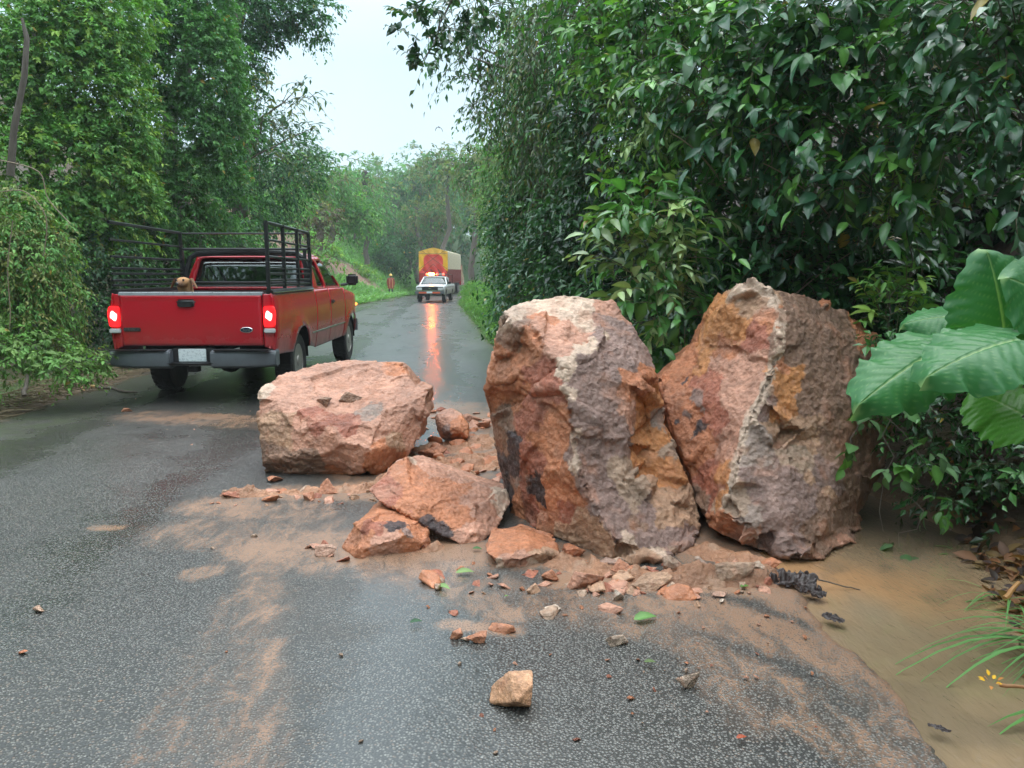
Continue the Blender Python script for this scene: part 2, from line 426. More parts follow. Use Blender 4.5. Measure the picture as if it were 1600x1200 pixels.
nn = n.n('ShaderNodeTexNoise'); nn.inputs['Scale'].default_value = 1.6; nn.inputs['Detail'].default_value = 4; n.t.links.new(pc, nn.inputs[0]); n.t.links.new(nn.outputs['Color'], wn.inputs[1]); n.t.links.new(wn.outputs[0], crk.inputs['Vector'])
sy = n.n('ShaderNodeSeparateXYZ'); n.t.links.new(pc, sy.inputs[0])
ck = n.math('MULTIPLY', n.rng(crk.outputs['Distance'], 0, .022, 1, 0), n.rng(sy.outputs[1], 9, 16, 0, .8))
base = n.mix(ck, base, (.012, .012, .013))
puddle = n.rng(n.math('ADD', wetv, n.math('MULTIPLY', n.math('SUBTRACT', n.noise(2.2, 5, .6, pc), .5), .8)), .28, .72, 0, 1, True)
far_ = n.rng(sy.outputs[1], 7, 16, 0, 1)
puddle = n.math('MAXIMUM', puddle, n.math('MULTIPLY', far_, n.rng(n.noise(.9, 4, .6, n.scale(pc, (1, .3, 1))), .35, .65, .45, .95)))
rgh = n.math('ADD', n.rng(puddle, 0, 1, .36, .17), n.math('MULTIPLY', far_, .07))
rgh = n.math('ADD', rgh, n.math('MULTIPLY', mf, .14))
hgt = n.math('ADD', n.math('MULTIPLY', dome, 1.0), n.math('MULTIPLY', cs[0], .55))
hgt = n.math('MULTIPLY', hgt, n.math('SUBTRACT', 1, n.math('MULTIPLY', mf, .8)))
b1 = n.n('ShaderNodeBump'); b1.inputs['Distance'].default_value = .0045; n.t.links.new(hgt, b1.inputs['Height'])
n.t.links.new(n.math('MULTIPLY', n.rng(puddle, 0, 1, .5, .18), n.rng(far_, 0, 1, 1, .35)), b1.inputs['Strength'])
b2 = n.bump(n.noise(7, 4, .6, pc), .35, .014, b1.outputs[0])
b3 = n.bump(n.math('MULTIPLY', ck, -1), .5, .01, b2)
n.set(base=base, rough=rgh, norm=b3, spec=.55, coat=n.rng(puddle, .3, 1, 0, .22), coatr=.14)
tag(link('road', me, n.m), kind='structure')

# muddy water standing in the roadside ditch
def waterz(X, Y): return -.030 + .004 * fbm(np.stack([X * 2, Y * 1.2, X * 0], -1).reshape(-1, 3), 3, 8).reshape(X.shape)
V, F = grid_mesh(np.arange(1.2, 4.2, .04), np.arange(-2, 9.2, .04), waterz)
c = np.zeros((len(V), 3)); q = fbm(V * np.array([2.2, 1.1, 1]), 4, 91); dd = V[:, 0] - Rx(V[:, 1])
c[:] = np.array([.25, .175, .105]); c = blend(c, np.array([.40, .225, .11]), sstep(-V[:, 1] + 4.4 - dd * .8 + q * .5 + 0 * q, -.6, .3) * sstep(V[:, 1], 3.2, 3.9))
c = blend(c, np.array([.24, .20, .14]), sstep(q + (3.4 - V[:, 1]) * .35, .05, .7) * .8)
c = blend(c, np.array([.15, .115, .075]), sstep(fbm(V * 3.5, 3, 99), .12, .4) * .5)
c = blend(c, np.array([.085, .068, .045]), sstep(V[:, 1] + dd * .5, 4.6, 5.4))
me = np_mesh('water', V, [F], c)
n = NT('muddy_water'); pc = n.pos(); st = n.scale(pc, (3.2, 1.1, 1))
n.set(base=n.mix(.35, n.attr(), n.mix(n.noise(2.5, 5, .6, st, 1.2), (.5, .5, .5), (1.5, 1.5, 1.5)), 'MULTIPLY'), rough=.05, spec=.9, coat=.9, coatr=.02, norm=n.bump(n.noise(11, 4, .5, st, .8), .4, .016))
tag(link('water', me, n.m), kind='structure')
# ------------------------------------------------------------------ rocks
OR = (.50, .19, .09); OR2 = (.56, .235, .085); PK = (.51, .255, .17); CR = (.60, .43, .32); PU = (.27, .17, .14); BR = (.255, .145, .095)
DK = (.055, .035, .035); RD = (.36, .12, .07); GR = (.33, .24, .195); TN = (.45, .26, .16); WH = (.68, .55, .44); BG = (.40, .27, .19)
n = NT('wet_sandstone'); oc = n.objc(); a_ = n.attr()
sp1 = n.noise(22, 8, .72, oc); sp2 = n.noise(90, 4, .7, oc)
c_ = n.mix(.75, a_, n.mix(sp1, (.45, .42, .42), (1.55, 1.58, 1.6)), 'MULTIPLY')
c_ = n.mix(n.rng(sp2, .56, .68, 0, .35), c_, n.mix(.5, c_, (.75, .62, .52)))
c_ = n.mix(n.rng(sp2, .44, .34, 0, .35), c_, n.mix(.6, c_, (.05, .03, .025)))
vo = n.n('ShaderNodeTexVoronoi'); vo.inputs['Scale'].default_value = 34; n.t.links.new(oc, vo.inputs['Vector'])
hh = n.math('ADD', n.noise(28, 8, .7, oc, .4), n.math('MULTIPLY', vo.outputs['Distance'], .5))
n.set(base=c_, rough=n.rng(n.noise(10, 5, .6, oc), .3, .7, .27, .60), norm=n.bump(sp2, .7, .005, n.bump(hh, 1.0, .02)), spec=.5)
ROCK = n.m

def getv(me, w_='co'):
    a = np.empty(len(me.vertices) * 3, np.float32); me.vertices.foreach_get(w_, a); return a.reshape(-1, 3).astype(float)
def planarize(me, K, k, seed, wn=.5, jag=.0, it=3, smooth=1, lim=.022):
    """break the surface into K fracture planes and pull the vertices onto them"""
    co, no = getv(me), getv(me, 'normal'); r_ = np.random.default_rng(seed); n_ = len(co); K = min(K, n_ // 8)
    ext = (co.max(0) - co.min(0)).max(); f = np.concatenate([co / ext, no * wn], 1)
    if jag: f[:, :3] += jag * np.stack([fbm(co / ext * 14, 3, seed + q) for q in (1, 2, 3)], 1)
    c = f[r_.permutation(n_)[:K]]
    for _ in range(it):
        idx = np.concatenate([((f[i:i + 20000, None] - c[None]) ** 2).sum(2).argmin(1) for i in range(0, n_, 20000)])
        cnt = np.maximum(np.bincount(idx, minlength=K), 1)[:, None]
        c = np.stack([np.bincount(idx, f[:, j], K) for j in range(6)], 1) / cnt
    pc_ = np.stack([np.bincount(idx, co[:, j], K) for j in range(3)], 1) / cnt; pn = nrm_(np.stack([np.bincount(idx, no[:, j], K) for j in range(3)], 1))
    cs_ = (no * pn[idx]).sum(1); d_ = ((co - pc_[idx]) * pn[idx]).sum(1) / np.maximum(cs_, .5)
    d_ = np.tanh(d_ / (lim * ext)) * lim * ext * k * sstep(cs_, .2, .6)
    co = co - no * d_[:, None]
    e_ = np.empty(len(me.edges) * 2, np.int32); me.edges.foreach_get('vertices', e_); e_ = e_.reshape(-1, 2)
    deg = np.maximum(np.bincount(e_.ravel(), minlength=n_), 1)[:, None]
    for _ in range(smooth):
        s_ = np.stack([np.bincount(e_[:, 0], co[e_[:, 1], j], n_) + np.bincount(e_[:, 1], co[e_[:, 0], j], n_) for j in range(3)], 1) / deg
        co = co * .5 + s_ * .5
    me.vertices.foreach_set('co', co.astype(np.float32).ravel()); me.update()
def nrm_(a): return a / np.maximum(np.linalg.norm(a, axis=1, keepdims=True), 1e-9)
def finish_rock(name, me, voxel, amps, seed, anchors, parent=None, base=None, scale=1.0, facets=(95, 600, .022)):
    me2 = temp_apply(me, [('REMESH', dict(mode='VOXEL', voxel_size=voxel, use_smooth_shade=True))])
    nv = len(me2.vertices); co = np.empty(nv * 3, np.float32); me2.vertices.foreach_get('co', co); co = co.reshape(-1, 3).astype(float)
    no = np.empty(nv * 3, np.float32); me2.vertices.foreach_get('normal', no); no = no.reshape(-1, 3).astype(float)
    a1, a2, a3, a4 = amps; s_ = scale
    planarize(me2, facets[0], .97, seed, .8, .03, 4, 1, facets[2]); planarize(me2, facets[1], .6, seed + 1, .7, .03, 2, 1, facets[2] * .35); co, no = getv(me2), getv(me2, 'normal')
    orig = co.copy()
    wp = co / s_ + .06 * np.stack([fbm(co / s_ * 5, 3, seed + q_) for q_ in (1, 2, 3)], 1)
    d = a1 * fbm(co / s_ * 2.2, 3, seed)
    for sc_, k, sd in ((2.4, 1.0, 11), (6.5, .34, 23), (19, .15, 37)):
        off, rv, _ = cells(wp * sc_ * np.array([1, 1, 1.15]), seed + sd)
        d += a2 * k * np.clip((off * rv).sum(1), -.8, .8)
    strat = fbm(wp * np.array([3, 3, 16]), 3, seed + 50)
    d += a3 * strat + a4 * fbm(co / s_ * 34, 4, seed + 60, .6) + a4 * .6 * -np.abs(fbm(co / s_ * 12, 3, seed + 64))
    co2 = co + no * (d * s_)[:, None]
    me2.vertices.foreach_set('co', co2.astype(np.float32).ravel()); me2.update()
    A = np.array([a[0] for a in anchors]); C = np.array([a[1] for a in anchors]); Rr = np.array([a[2] for a in anchors])
    q = orig + .075 * s_ * np.stack([fbm(orig / s_ * 7, 4, seed + q_, .6) for q_ in (71, 72, 73)], 1) + .03 * s_ * np.stack([fbm(orig / s_ * 26, 3, seed + q_, .6) for q_ in (74, 75, 76)], 1)
    dm_ = np.sqrt(((q[:, None, :] - A[None]) ** 2).sum(2)) / Rr[None]
    w_ = np.exp(-3.6 * (dm_ - dm_.min(1, keepdims=True))); w_ /= w_.sum(1, keepdims=True)
    col = w_ @ C
    t_ = fbm(orig / s_ * 4.5, 4, seed + 80, .6); col = col * (1 + .45 * t_[:, None]); t3 = fbm(orig / s_ * 17, 4, seed + 85, .7); col = col * (1 + .45 * t3[:, None]); t4 = fbm(orig / s_ * np.array([7, 7, 3]), 4, seed + 86, .65); col = col + sstep(t4, .12, .45)[:, None] * .4 * (np.array(OR) * .8 - col)
    t2 = fbm(orig / s_ * np.array([5, 5, 9]), 4, seed + 90, .65)
    col = col + sstep(t2, .15, .5)[:, None] * .5 * (np.array(PK) - col)
    set_col(me2, np.clip(col, .01, .9))
    for p_ in me2.polygons: p_.use_smooth = True
    return me2

def ln(pts, c, r_, n_=4):
    out = []
    for (a, b) in zip(pts[:-1], pts[1:]):
        for k in range(n_): out.append((a[0] + (b[0] - a[0]) * k / n_, a[1] + (b[1] - a[1]) * k / n_, c, r_))
    return out
def rock(name, label, cat, sil, inner, back, anchors, voxel=.013, amps=(.03, .035, .012, .006), seed=1, group=None, basecol=None, squash=.78, facets=(60, 420, .030)):
    """closed solid: front relief through sil + inner (pixel u, v and distance Y), with its own thickness behind"""
    pts = [(s[0], s[1]) for s in sil] + [(s[0], s[1]) for s in inner]
    W = []
    for s in list(sil) + list(inner):
        W.append(G(s[0], s[1], -.02) if len(s) == 2 else P(*s))
    ns = len(sil)
    r_ = delaunay_2d_cdt([Vector(p) for p in pts], [(i, (i + 1) % ns) for i in range(ns)], [], 1, 1e-4)
    vs, tris, ov = r_[0], r_[2], r_[3]
    idx = [o[0] if o else 0 for o in ov]
    Vv = [W[k] for k in idx]; inv = {k: j for j, k in enumerate(idx)}
    Fs = [tuple(t) for t in tris]
    ring = [inv[k] for k in range(ns)]
    cx = sum(W[k].x for k in range(ns)) / ns; cz = sum(W[k].z for k in range(ns)) / ns
    ym = max(W[k].y for k in range(ns))
    prev = ring
    for (fr, sc_) in ((.45, 1.0), (1.0, squash)):
        cur = []
        for k in range(ns):
            p = W[k]; tgt = ym + back * (.55 if p.z < .1 else 1)
            q = Vector((cx + (p.x - cx) * sc_, p.y + (tgt - p.y) * fr, p.z * (.93 if fr < 1 else .78) if p.z > .12 else p.z))
            Vv.append(q); cur.append(len(Vv) - 1)
        for k in range(ns):
            a, b = k, (k + 1) % ns; Fs.append((prev[a], prev[b], cur[b], cur[a]))
        prev = cur
    Vv.append(Vector((cx, ym + back, cz))); c_i = len(Vv) - 1
    for k in range(ns): Fs.append((prev[k], prev[(k + 1) % ns], c_i))
    mb = MB(); mb.add(Vv, Fs); me = mb.mesh(name)
    U = np.array(pts, float); Yv = np.array([p.y for p in W])
    an = []
    for (u, v, c, rr) in anchors:
        dd = ((U - np.array([u, v])) ** 2).sum(1) + 30; ww = 1 / dd ** 1.6; ye = (ww * Yv).sum() / ww.sum()
        p = P(u, v, ye); an.append((np.array(p), np.array(c), rr * ye / FPX / 40))
    me2 = finish_rock(name, me, voxel, amps, seed, an, facets=facets)
    c0 = Vector((cx, float(np.mean(Yv)), 0)); me2.transform(Matrix.Translation(-c0))
    o = bpy.data.objects.new(name, me2); COL.objects.link(o); o.location = c0; me2.materials.append(ROCK)
    return tag(o, label, cat, group)

# left monolith of the pair
rock('boulder', 'tall upright orange and purple-brown boulder left of the white-veined one', 'boulder',
     [(779, 492, 4.95), (800, 478, 5.05), (840, 468, 5.15), (885, 459, 5.2), (930, 466, 5.2), (950, 468, 5.2), (964, 490, 5.15), (990, 508, 5.1), (1008, 540, 5.05), (1022, 562, 5.0), (1028, 590, 4.9), (1033, 625, 4.95), (1044, 672, 4.9), (1062, 712, 4.8), (1078, 755, 4.75), (1090, 790, 4.7),
      (1091, 830, 4.55), (1088, 868), (1050, 890), (1000, 887), (965, 876), (930, 868), (895, 858), (868, 845), (835, 830), (806, 806), (790, 772, 5.0), (782, 735, 5.0), (772, 700, 5.0), (765, 650, 5.0), (757, 602, 4.95), (764, 580, 4.95), (774, 558, 4.95), (776, 520, 4.95)],
     [(800, 494, 4.85), (850, 482, 4.98), (905, 480, 5.05), (935, 500, 5.0), (950, 522, 4.88), (915, 548, 4.72), (882, 572, 4.52), (868, 562, 4.56), (846, 540, 4.66), (826, 506, 4.76), (812, 530, 4.83), (800, 556, 4.86),
      (842, 560, 4.66), (832, 620, 4.68), (790, 600, 4.78), (800, 680, 4.75), (845, 680, 4.58), (886, 620, 4.40), (893, 680, 4.36), (900, 722, 4.3), (918, 772, 4.24), (940, 818, 4.15), (962, 846, 4.08), (840, 740, 4.55), (812, 760, 4.8), (870, 780, 4.42), (845, 800, 4.62), (890, 826, 4.35),
      (930, 560, 4.62), (975, 540, 4.85), (960, 600, 4.60), (940, 650, 4.45), (935, 720, 4.36), (975, 690, 4.50), (985, 600, 4.64), (1005, 592, 4.72), (1000, 625, 4.86), (1005, 660, 4.92), (985, 640, 4.58), (1020, 700, 4.82), (1000, 720, 4.76), (1030, 740, 4.72), (975, 750, 4.42), (965, 800, 4.26), (1010, 790, 4.40), (1050, 780, 4.52),
      (1000, 830, 4.24), (1060, 825, 4.36), (1000, 862, 4.14), (1055, 862, 4.26)],
     .62,
     [(800, 480, CR, 40), (850, 475, CR, 55), (900, 470, CR, 60), (940, 478, PK, 40), (945, 500, PU, 40), (910, 500, CR, 40), (870, 520, PK, 70), (850, 500, OR, 40), (905, 550, CR, 40), (885, 575, CR, 30), (882, 610, CR, 16)] + ln([(948, 522), (915, 550), (884, 575), (886, 620), (893, 690), (905, 740)], CR, 15, 4) + [(830, 535, OR, 50), (808, 520, BR, 45), (795, 500, CR, 30),
      (790, 570, OR, 50), (775, 600, OR, 50), (800, 610, OR, 50), (845, 590, RD, 55), (865, 620, RD, 40), (830, 650, RD, 50), (875, 650, OR, 45), (790, 660, BR, 40), (805, 700, DK, 32), (775, 680, BR, 40), (860, 690, OR, 60), (840, 720, RD, 50), (836, 750, DK, 38), (845, 775, DK, 26), (790, 720, DK, 26), (800, 745, GR, 14), (795, 775, DK, 26), (812, 790, OR, 30), (870, 760, OR, 60), (885, 800, RD, 35), (850, 815, OR, 50), (880, 830, TN, 45), (830, 810, RD, 40),
      (910, 825, TN, 45), (950, 858, TN, 40), (980, 872, TN, 30), (905, 600, PU, 50), (935, 580, PU, 60), (980, 535, PU, 60), (960, 560, PU, 60), (930, 640, PU, 70), (925, 700, PU, 60), (960, 680, PU, 50), (940, 760, PU, 50), (970, 800, PU, 40), (960, 840, PU, 30), (900, 730, CR, 14), (898, 680, CR, 14), (885, 640, CR, 12),
      (990, 590, OR, 45), (1015, 590, OR, 40), (1010, 615, OR2, 36), (1005, 645, OR2, 42), (1010, 680, OR2, 52), (1000, 720, OR2, 52), (1030, 740, OR2, 46), (1040, 700, BG, 30), (980, 650, PK, 30), (1026, 655, GR, 24), (970, 740, BG, 40), (985, 770, BG, 45), (1040, 775, TN, 50), (1010, 800, PU, 40), (1045, 810, TN, 50), (1000, 815, BR, 30), (1070, 790, TN, 40), (1010, 840, PU, 42), (1060, 835, PU, 55), (980, 850, CR, 22), (1020, 862, CR, 26), (1050, 868, BG, 30), (1000, 876, TN, 30), (1075, 868, GR, 26)],
     voxel=.0115, amps=(.008, .022, .010, .012), seed=3)

# right boulder with the pale vein
rock('boulder', 'largest brown and orange boulder split by a pale zigzag vein beside the ditch', 'boulder',
     [(1157, 436, 5.05), (1180, 440, 5.05), (1206, 446, 5.0), (1220, 451, 5.0), (1262, 460, 5.2), (1284, 470, 5.25), (1290, 484, 5.25), (1312, 492, 5.3), (1326, 490, 5.3), (1346, 506, 5.3), (1374, 522, 5.3), (1394, 558, 5.25), (1412, 605, 5.2), (1408, 645, 5.15), (1388, 685, 5.1), (1380, 735, 5.0), (1362, 770, 4.95), (1344, 804, 4.9), (1338, 824, 4.8), (1346, 838, 4.75),
      (1344, 850), (1312, 862), (1300, 878), (1270, 882), (1240, 880), (1212, 868), (1190, 862), (1165, 856, 4.3), (1140, 845, 4.34), (1110, 824, 4.42), (1097, 806, 4.5), (1090, 770, 4.75), (1074, 730, 4.85), (1058, 700, 4.95), (1045, 668, 5.05), (1034, 622, 5.2), (1030, 592, 5.3), (1045, 570, 5.4), (1066, 552, 5.4), (1084, 544, 5.35), (1090, 552, 5.3), (1096, 540, 5.3), (1112, 500, 5.2), (1132, 468, 5.12)],
     [(1190, 455, 4.92), (1212, 456, 4.88), (1218, 480, 4.82), (1222, 505, 4.76), (1219, 545, 4.70), (1206, 585, 4.63), (1188, 622, 4.57), (1170, 655, 4.52), (1156, 690, 4.47), (1150, 722, 4.42), (1138, 760, 4.37), (1122, 790, 4.34), (1118, 806, 4.30), (1165, 815, 4.20), (1176, 850, 4.2),
      (1150, 500, 4.98), (1180, 525, 4.88), (1140, 540, 5.05), (1100, 580, 5.1), (1060, 590, 5.25), (1130, 620, 4.80), (1080, 640, 5.0), (1110, 690, 4.78), (1070, 680, 4.95), (1105, 740, 4.66), (1125, 740, 4.55),
      (1260, 500, 4.92), (1320, 530, 5.05), (1250, 560, 4.78), (1300, 600, 4.82), (1360, 600, 5.0), (1230, 640, 4.62), (1215, 665, 4.66), (1260, 670, 4.64), (1320, 680, 4.78), (1200, 700, 4.48), (1240, 730, 4.46), (1300, 740, 4.58), (1345, 740, 4.8), (1190, 760, 4.36), (1240, 790, 4.32), (1300, 800, 4.42), (1220, 835, 4.24), (1280, 845, 4.28), (1310, 830, 4.5)],
     .7,
     [(1165, 450, CR, 40), (1190, 452, CR, 35), (1212, 470, CR, 20), (1220, 500, CR, 17), (1219, 540, CR, 14), (1206, 580, CR, 12), (1188, 620, CR, 11), (1168, 660, CR, 11), (1156, 690, CR, 13), (1148, 722, CR, 12), (1136, 762, WH, 11)] + ln([(1212, 452), (1222, 500), (1219, 545), (1204, 590), (1186, 628), (1165, 665), (1152, 705), (1142, 750), (1128, 790), (1116, 808)], CR, 13, 5) + [(1175, 475, TN, 60), (1140, 500, OR2, 60), (1190, 500, OR, 40), (1110, 540, OR2, 40), (1180, 525, RD, 36), (1140, 545, OR, 50), (1100, 570, OR2, 35), (1060, 570, OR, 50), (1045, 600, OR, 50), (1075, 600, DK, 16), (1065, 630, OR, 45),
      (1130, 570, PK, 50), (1110, 600, RD, 50), (1160, 580, PK, 55), (1150, 620, PK, 45), (1120, 650, RD, 40), (1090, 620, PU, 30), (1093, 672, DK, 18), (1085, 682, DK, 14), (1070, 640, PU, 24), (1062, 660, DK, 12), (1130, 690, PK, 45), (1100, 700, OR, 50), (1070, 690, OR, 40), (1110, 740, RD, 50), (1100, 738, DK, 14), (1130, 740, OR2, 30), (1095, 780, BR, 35), (1115, 780, OR2, 26),
      (1260, 490, BR, 70), (1310, 510, BR, 60), (1350, 530, OR, 50), (1290, 480, OR, 25), (1330, 500, OR, 30), (1240, 540, BR, 50), (1290, 560, BR, 70), (1350, 590, BR, 70), (1385, 620, BR, 40), (1222, 570, OR, 22), (1235, 600, OR2, 45), (1260, 620, BR, 50), (1310, 640, BR, 60), (1230, 640, OR2, 36), (1200, 640, PU, 24), (1195, 668, OR2, 24), (1185, 690, GR, 30), (1230, 680, TN, 55), (1265, 670, TN, 50), (1250, 710, BG, 50), (1300, 690, BR, 60), (1340, 690, BR, 60), (1180, 725, GR, 30), (1200, 750, PU, 45), (1240, 750, PU, 36), (1260, 745, TN, 22), (1290, 770, TN, 22), (1250, 790, PU, 60), (1290, 740, PU, 50), (1330, 750, BR, 50), (1310, 800, BR, 50), (1230, 830, PU, 60), (1280, 840, BR, 60), (1320, 850, PK, 26),
      (1150, 790, BG, 40), (1140, 815, OR, 40), (1160, 835, PK, 40), (1175, 845, CR, 24), (1170, 800, GR, 40)],
     voxel=.0125, amps=(.008, .020, .008, .013), seed=13)

# squat boulder on the left
rock('boulder', 'squat pinkish boulder with a flat sloping top in front of the red pickup', 'boulder',
     [(400, 622, 6.15), (412, 600, 6.3), (430, 591, 6.4), (452, 587, 6.5), (476, 575, 6.6), (500, 568, 6.7), (540, 563, 6.75), (590, 563, 6.75), (628, 567, 6.7), (637, 588, 6.6), (650, 604, 6.5), (672, 611, 6.4), (667, 638, 6.35), (655, 660, 6.3), (655, 688, 6.25), (640, 712, 6.15), (612, 732, 6.05), (585, 744, 5.98), (570, 731, 5.92), (552, 738, 5.9), (530, 742), (470, 745), (430, 740), (412, 734, 5.98), (407, 700, 6.0), (405, 665, 6.05)],
     [(430, 625, 6.15), (470, 640, 6.1), (510, 635, 6.15), (560, 620, 6.3), (600, 600, 6.5), (540, 590, 6.5), (470, 605, 6.35), (600, 640, 6.15), (640, 630, 6.3), (450, 660, 5.96), (500, 655, 5.98), (550, 660, 5.98), (590, 665, 5.98), (620, 665, 6.08), (470, 680, 5.93), (540, 690, 5.86), (430, 690, 5.96), (580, 700, 5.84), (615, 695, 6.0), (420, 714, 5.93), (470, 711, 5.86), (500, 716, 5.88), (535, 722, 5.88), (578, 728, 5.85), (470, 730, 5.95)],
     .75,
     [(410, 610, CR, 40), (440, 595, PK, 40), (470, 585, PK, 40), (500, 580, PK, 60), (560, 575, PK, 60), (610, 580, OR, 40), (600, 600, PK, 60), (520, 605, PK, 60), (540, 630, PK, 60), (470, 620, PK, 50), (430, 630, PK, 50), (640, 620, PK, 50), (420, 660, TN, 45), (440, 680, TN, 45), (500, 655, RD, 45), (540, 665, RD, 50), (470, 680, PK, 40), (520, 690, PK, 45), (570, 650, GR, 28), (580, 670, PK, 40), (620, 660, PK, 40), (430, 712, BR, 45), (480, 718, BR, 40), (540, 715, PK, 45), (560, 695, PK, 40), (600, 715, OR, 50), (620, 690, TN, 40), (640, 670, PK, 50), (580, 640, GR, 20), (530, 735, OR, 30)],
     voxel=.0125, amps=(.006, .020, .010, .009), seed=23)

rock('rock_slab', 'long orange rock slab tilted up against a smaller wedge of rock', 'rock',
     [(575, 768, 4.60), (590, 756, 4.68), (604, 744, 4.75), (612, 726, 4.84), (632, 720, 4.90), (645, 713, 4.95), (682, 725, 5.0), (718, 750, 5.0), (752, 758, 4.98), (784, 768, 4.94), (793, 782, 4.88), (788, 808, 4.72), (766, 838, 4.52), (742, 850), (718, 853), (690, 840, 4.41), (655, 817, 4.44), (625, 800, 4.50), (592, 785, 4.56)],
     [(612, 762, 4.60), (640, 742, 4.74), (700, 770, 4.72), (750, 786, 4.68), (655, 796, 4.48), (700, 822, 4.42), (735, 836, 4.40)],
     .35,
     [(600, 765, RD, 40), (640, 735, OR, 40), (680, 740, PK, 40), (700, 770, OR, 50), (650, 780, OR, 50), (662, 806, DK, 20), (688, 822, DK, 20), (640, 800, RD, 16), (610, 785, RD, 18), (710, 800, OR, 40), (750, 780, PK, 50), (785, 790, CR, 30), (730, 830, PK, 40), (765, 820, PK, 30), (640, 716, CR, 14)],
     voxel=.0085, amps=(.004, .010, .008, .006), seed=31, facets=(18, 90, .045), squash=.9)

rock('rock', 'wedge-shaped orange rock with a dark smudge propping up the tilted slab', 'rock',
     [(536, 860), (541, 842, 4.34), (560, 822, 4.38), (590, 794, 4.56), (620, 800, 4.54), (652, 815, 4.41), (666, 830, 4.38), (664, 846, 4.32), (645, 866), (600, 872), (560, 872)],
     [(575, 832, 4.25), (590, 814, 4.33), (620, 822, 4.27), (640, 838, 4.25), (600, 850, 4.18), (560, 856, 4.2)],
     .35, [(560, 845, OR, 40), (600, 800, OR, 40), (615, 818, DK, 24), (640, 830, PU, 20), (600, 850, PK, 50), (640, 850, OR, 40), (575, 825, RD, 30)],
     voxel=.007, amps=(.010, .02, .006, .004), seed=41, facets=(16, 80, .05))

rock('rock', 'flat bright orange rock on the asphalt at the foot of the tall boulder', 'rock',
     [(757, 864, 4.10), (762, 850, 4.2), (782, 839, 4.3), (820, 836, 4.32), (850, 843, 4.3), (869, 853, 4.25), (869, 868, 4.15), (850, 881), (815, 893), (780, 889)],
     [(790, 856, 4.12), (830, 852, 4.14), (850, 862, 4.08), (815, 874, 4.0), (778, 868, 4.03)],
     .28, [(790, 850, OR, 50), (840, 850, OR, 50), (800, 870, PK, 40), (850, 868, TN, 40), (790, 884, CR, 26), (830, 884, CR, 26)],
     voxel=.006, amps=(.006, .013, .008, .003), seed=47, facets=(16, 80, .05))

rock('rock', 'upright brown stub of rock standing in the rubble between the boulders', 'rock',
     [(681, 650, 7.2), (690, 640, 7.3), (705, 638, 7.3), (722, 650, 7.2), (731, 666, 7.1), (731, 684, 7.0), (722, 694), (700, 694), (687, 684, 7.1)],
     [(702, 655, 7.1), (715, 668, 7.0), (700, 675, 7.0)],
     .25, [(690, 655, PK, 40), (700, 675, PU, 30), (715, 670, OR, 40)], voxel=.012, amps=(.006, .012, .006, .003), seed=53, facets=(28, 160, .035))

# smaller stones: irregular solids set on the ground
def stone(u, v, wpx, hpx, col, label, name='rock', cat='rock', seed=0, group=None, depth=.8, col2=None, rz=None, voxel=None, sink=.2, z0=0.0):
    """u, v: where the middle of its foot touches the road; wpx, hpx its size"""
    g = G(u, v, z0); dep = Vector((g.x, g.y, CAMH)).length * .985
    wd = wpx * dep / FPX; hd = hpx * dep / FPX; rr = random.Random(seed * 13 + 5)
    bm = bmesh.new()
    for k in range(9):
        while True:
            p = Vector([rr.uniform(-1, 1) for _ in range(3)])
            if .72 < p.length < 1.0: break
        bm.verts.new((p.x * wd / 2 * 1.12, p.y * wd * depth / 2, p.z * hd / 2 * 1.15))
    bmesh.ops.convex_hull(bm, input=bm.verts)
    me = bpy.data.meshes.new(name); bm.to_mesh(me); bm.free()
    s_ = max(wd, hd) * 1.6
    c2 = col2 or tuple(min(1, q * 1.3) for q in col)
    an = [(np.array([rr.uniform(-.5, .5) * wd, rr.uniform(-.5, .5) * wd, rr.uniform(-.5, .5) * hd]), np.array(c_), 1.0) for c_ in (col, c2, col, tuple(q * .75 for q in col))]
    me2 = finish_rock(name, me, voxel or max(max(wd, hd) / 44, .002), (.003, .012, .012, .005), seed, an, scale=s_ * .75, facets=(15, 70, .07))
    zs = np.empty(len(me2.vertices) * 3, np.float32); me2.vertices.foreach_get('co', zs)
    lo = float(zs.reshape(-1, 3)[:, 2].min())
    me2.transform(Matrix.Translation((0, 0, -lo - hd * sink)))
    me2.materials.append(ROCK)
    o = bpy.data.objects.new(name, me2); COL.objects.link(o); o.location = g
    o.rotation_euler = (0, 0, rz if rz is not None else rr.uniform(-.4, .4))
    return tag(o, label, cat, group)

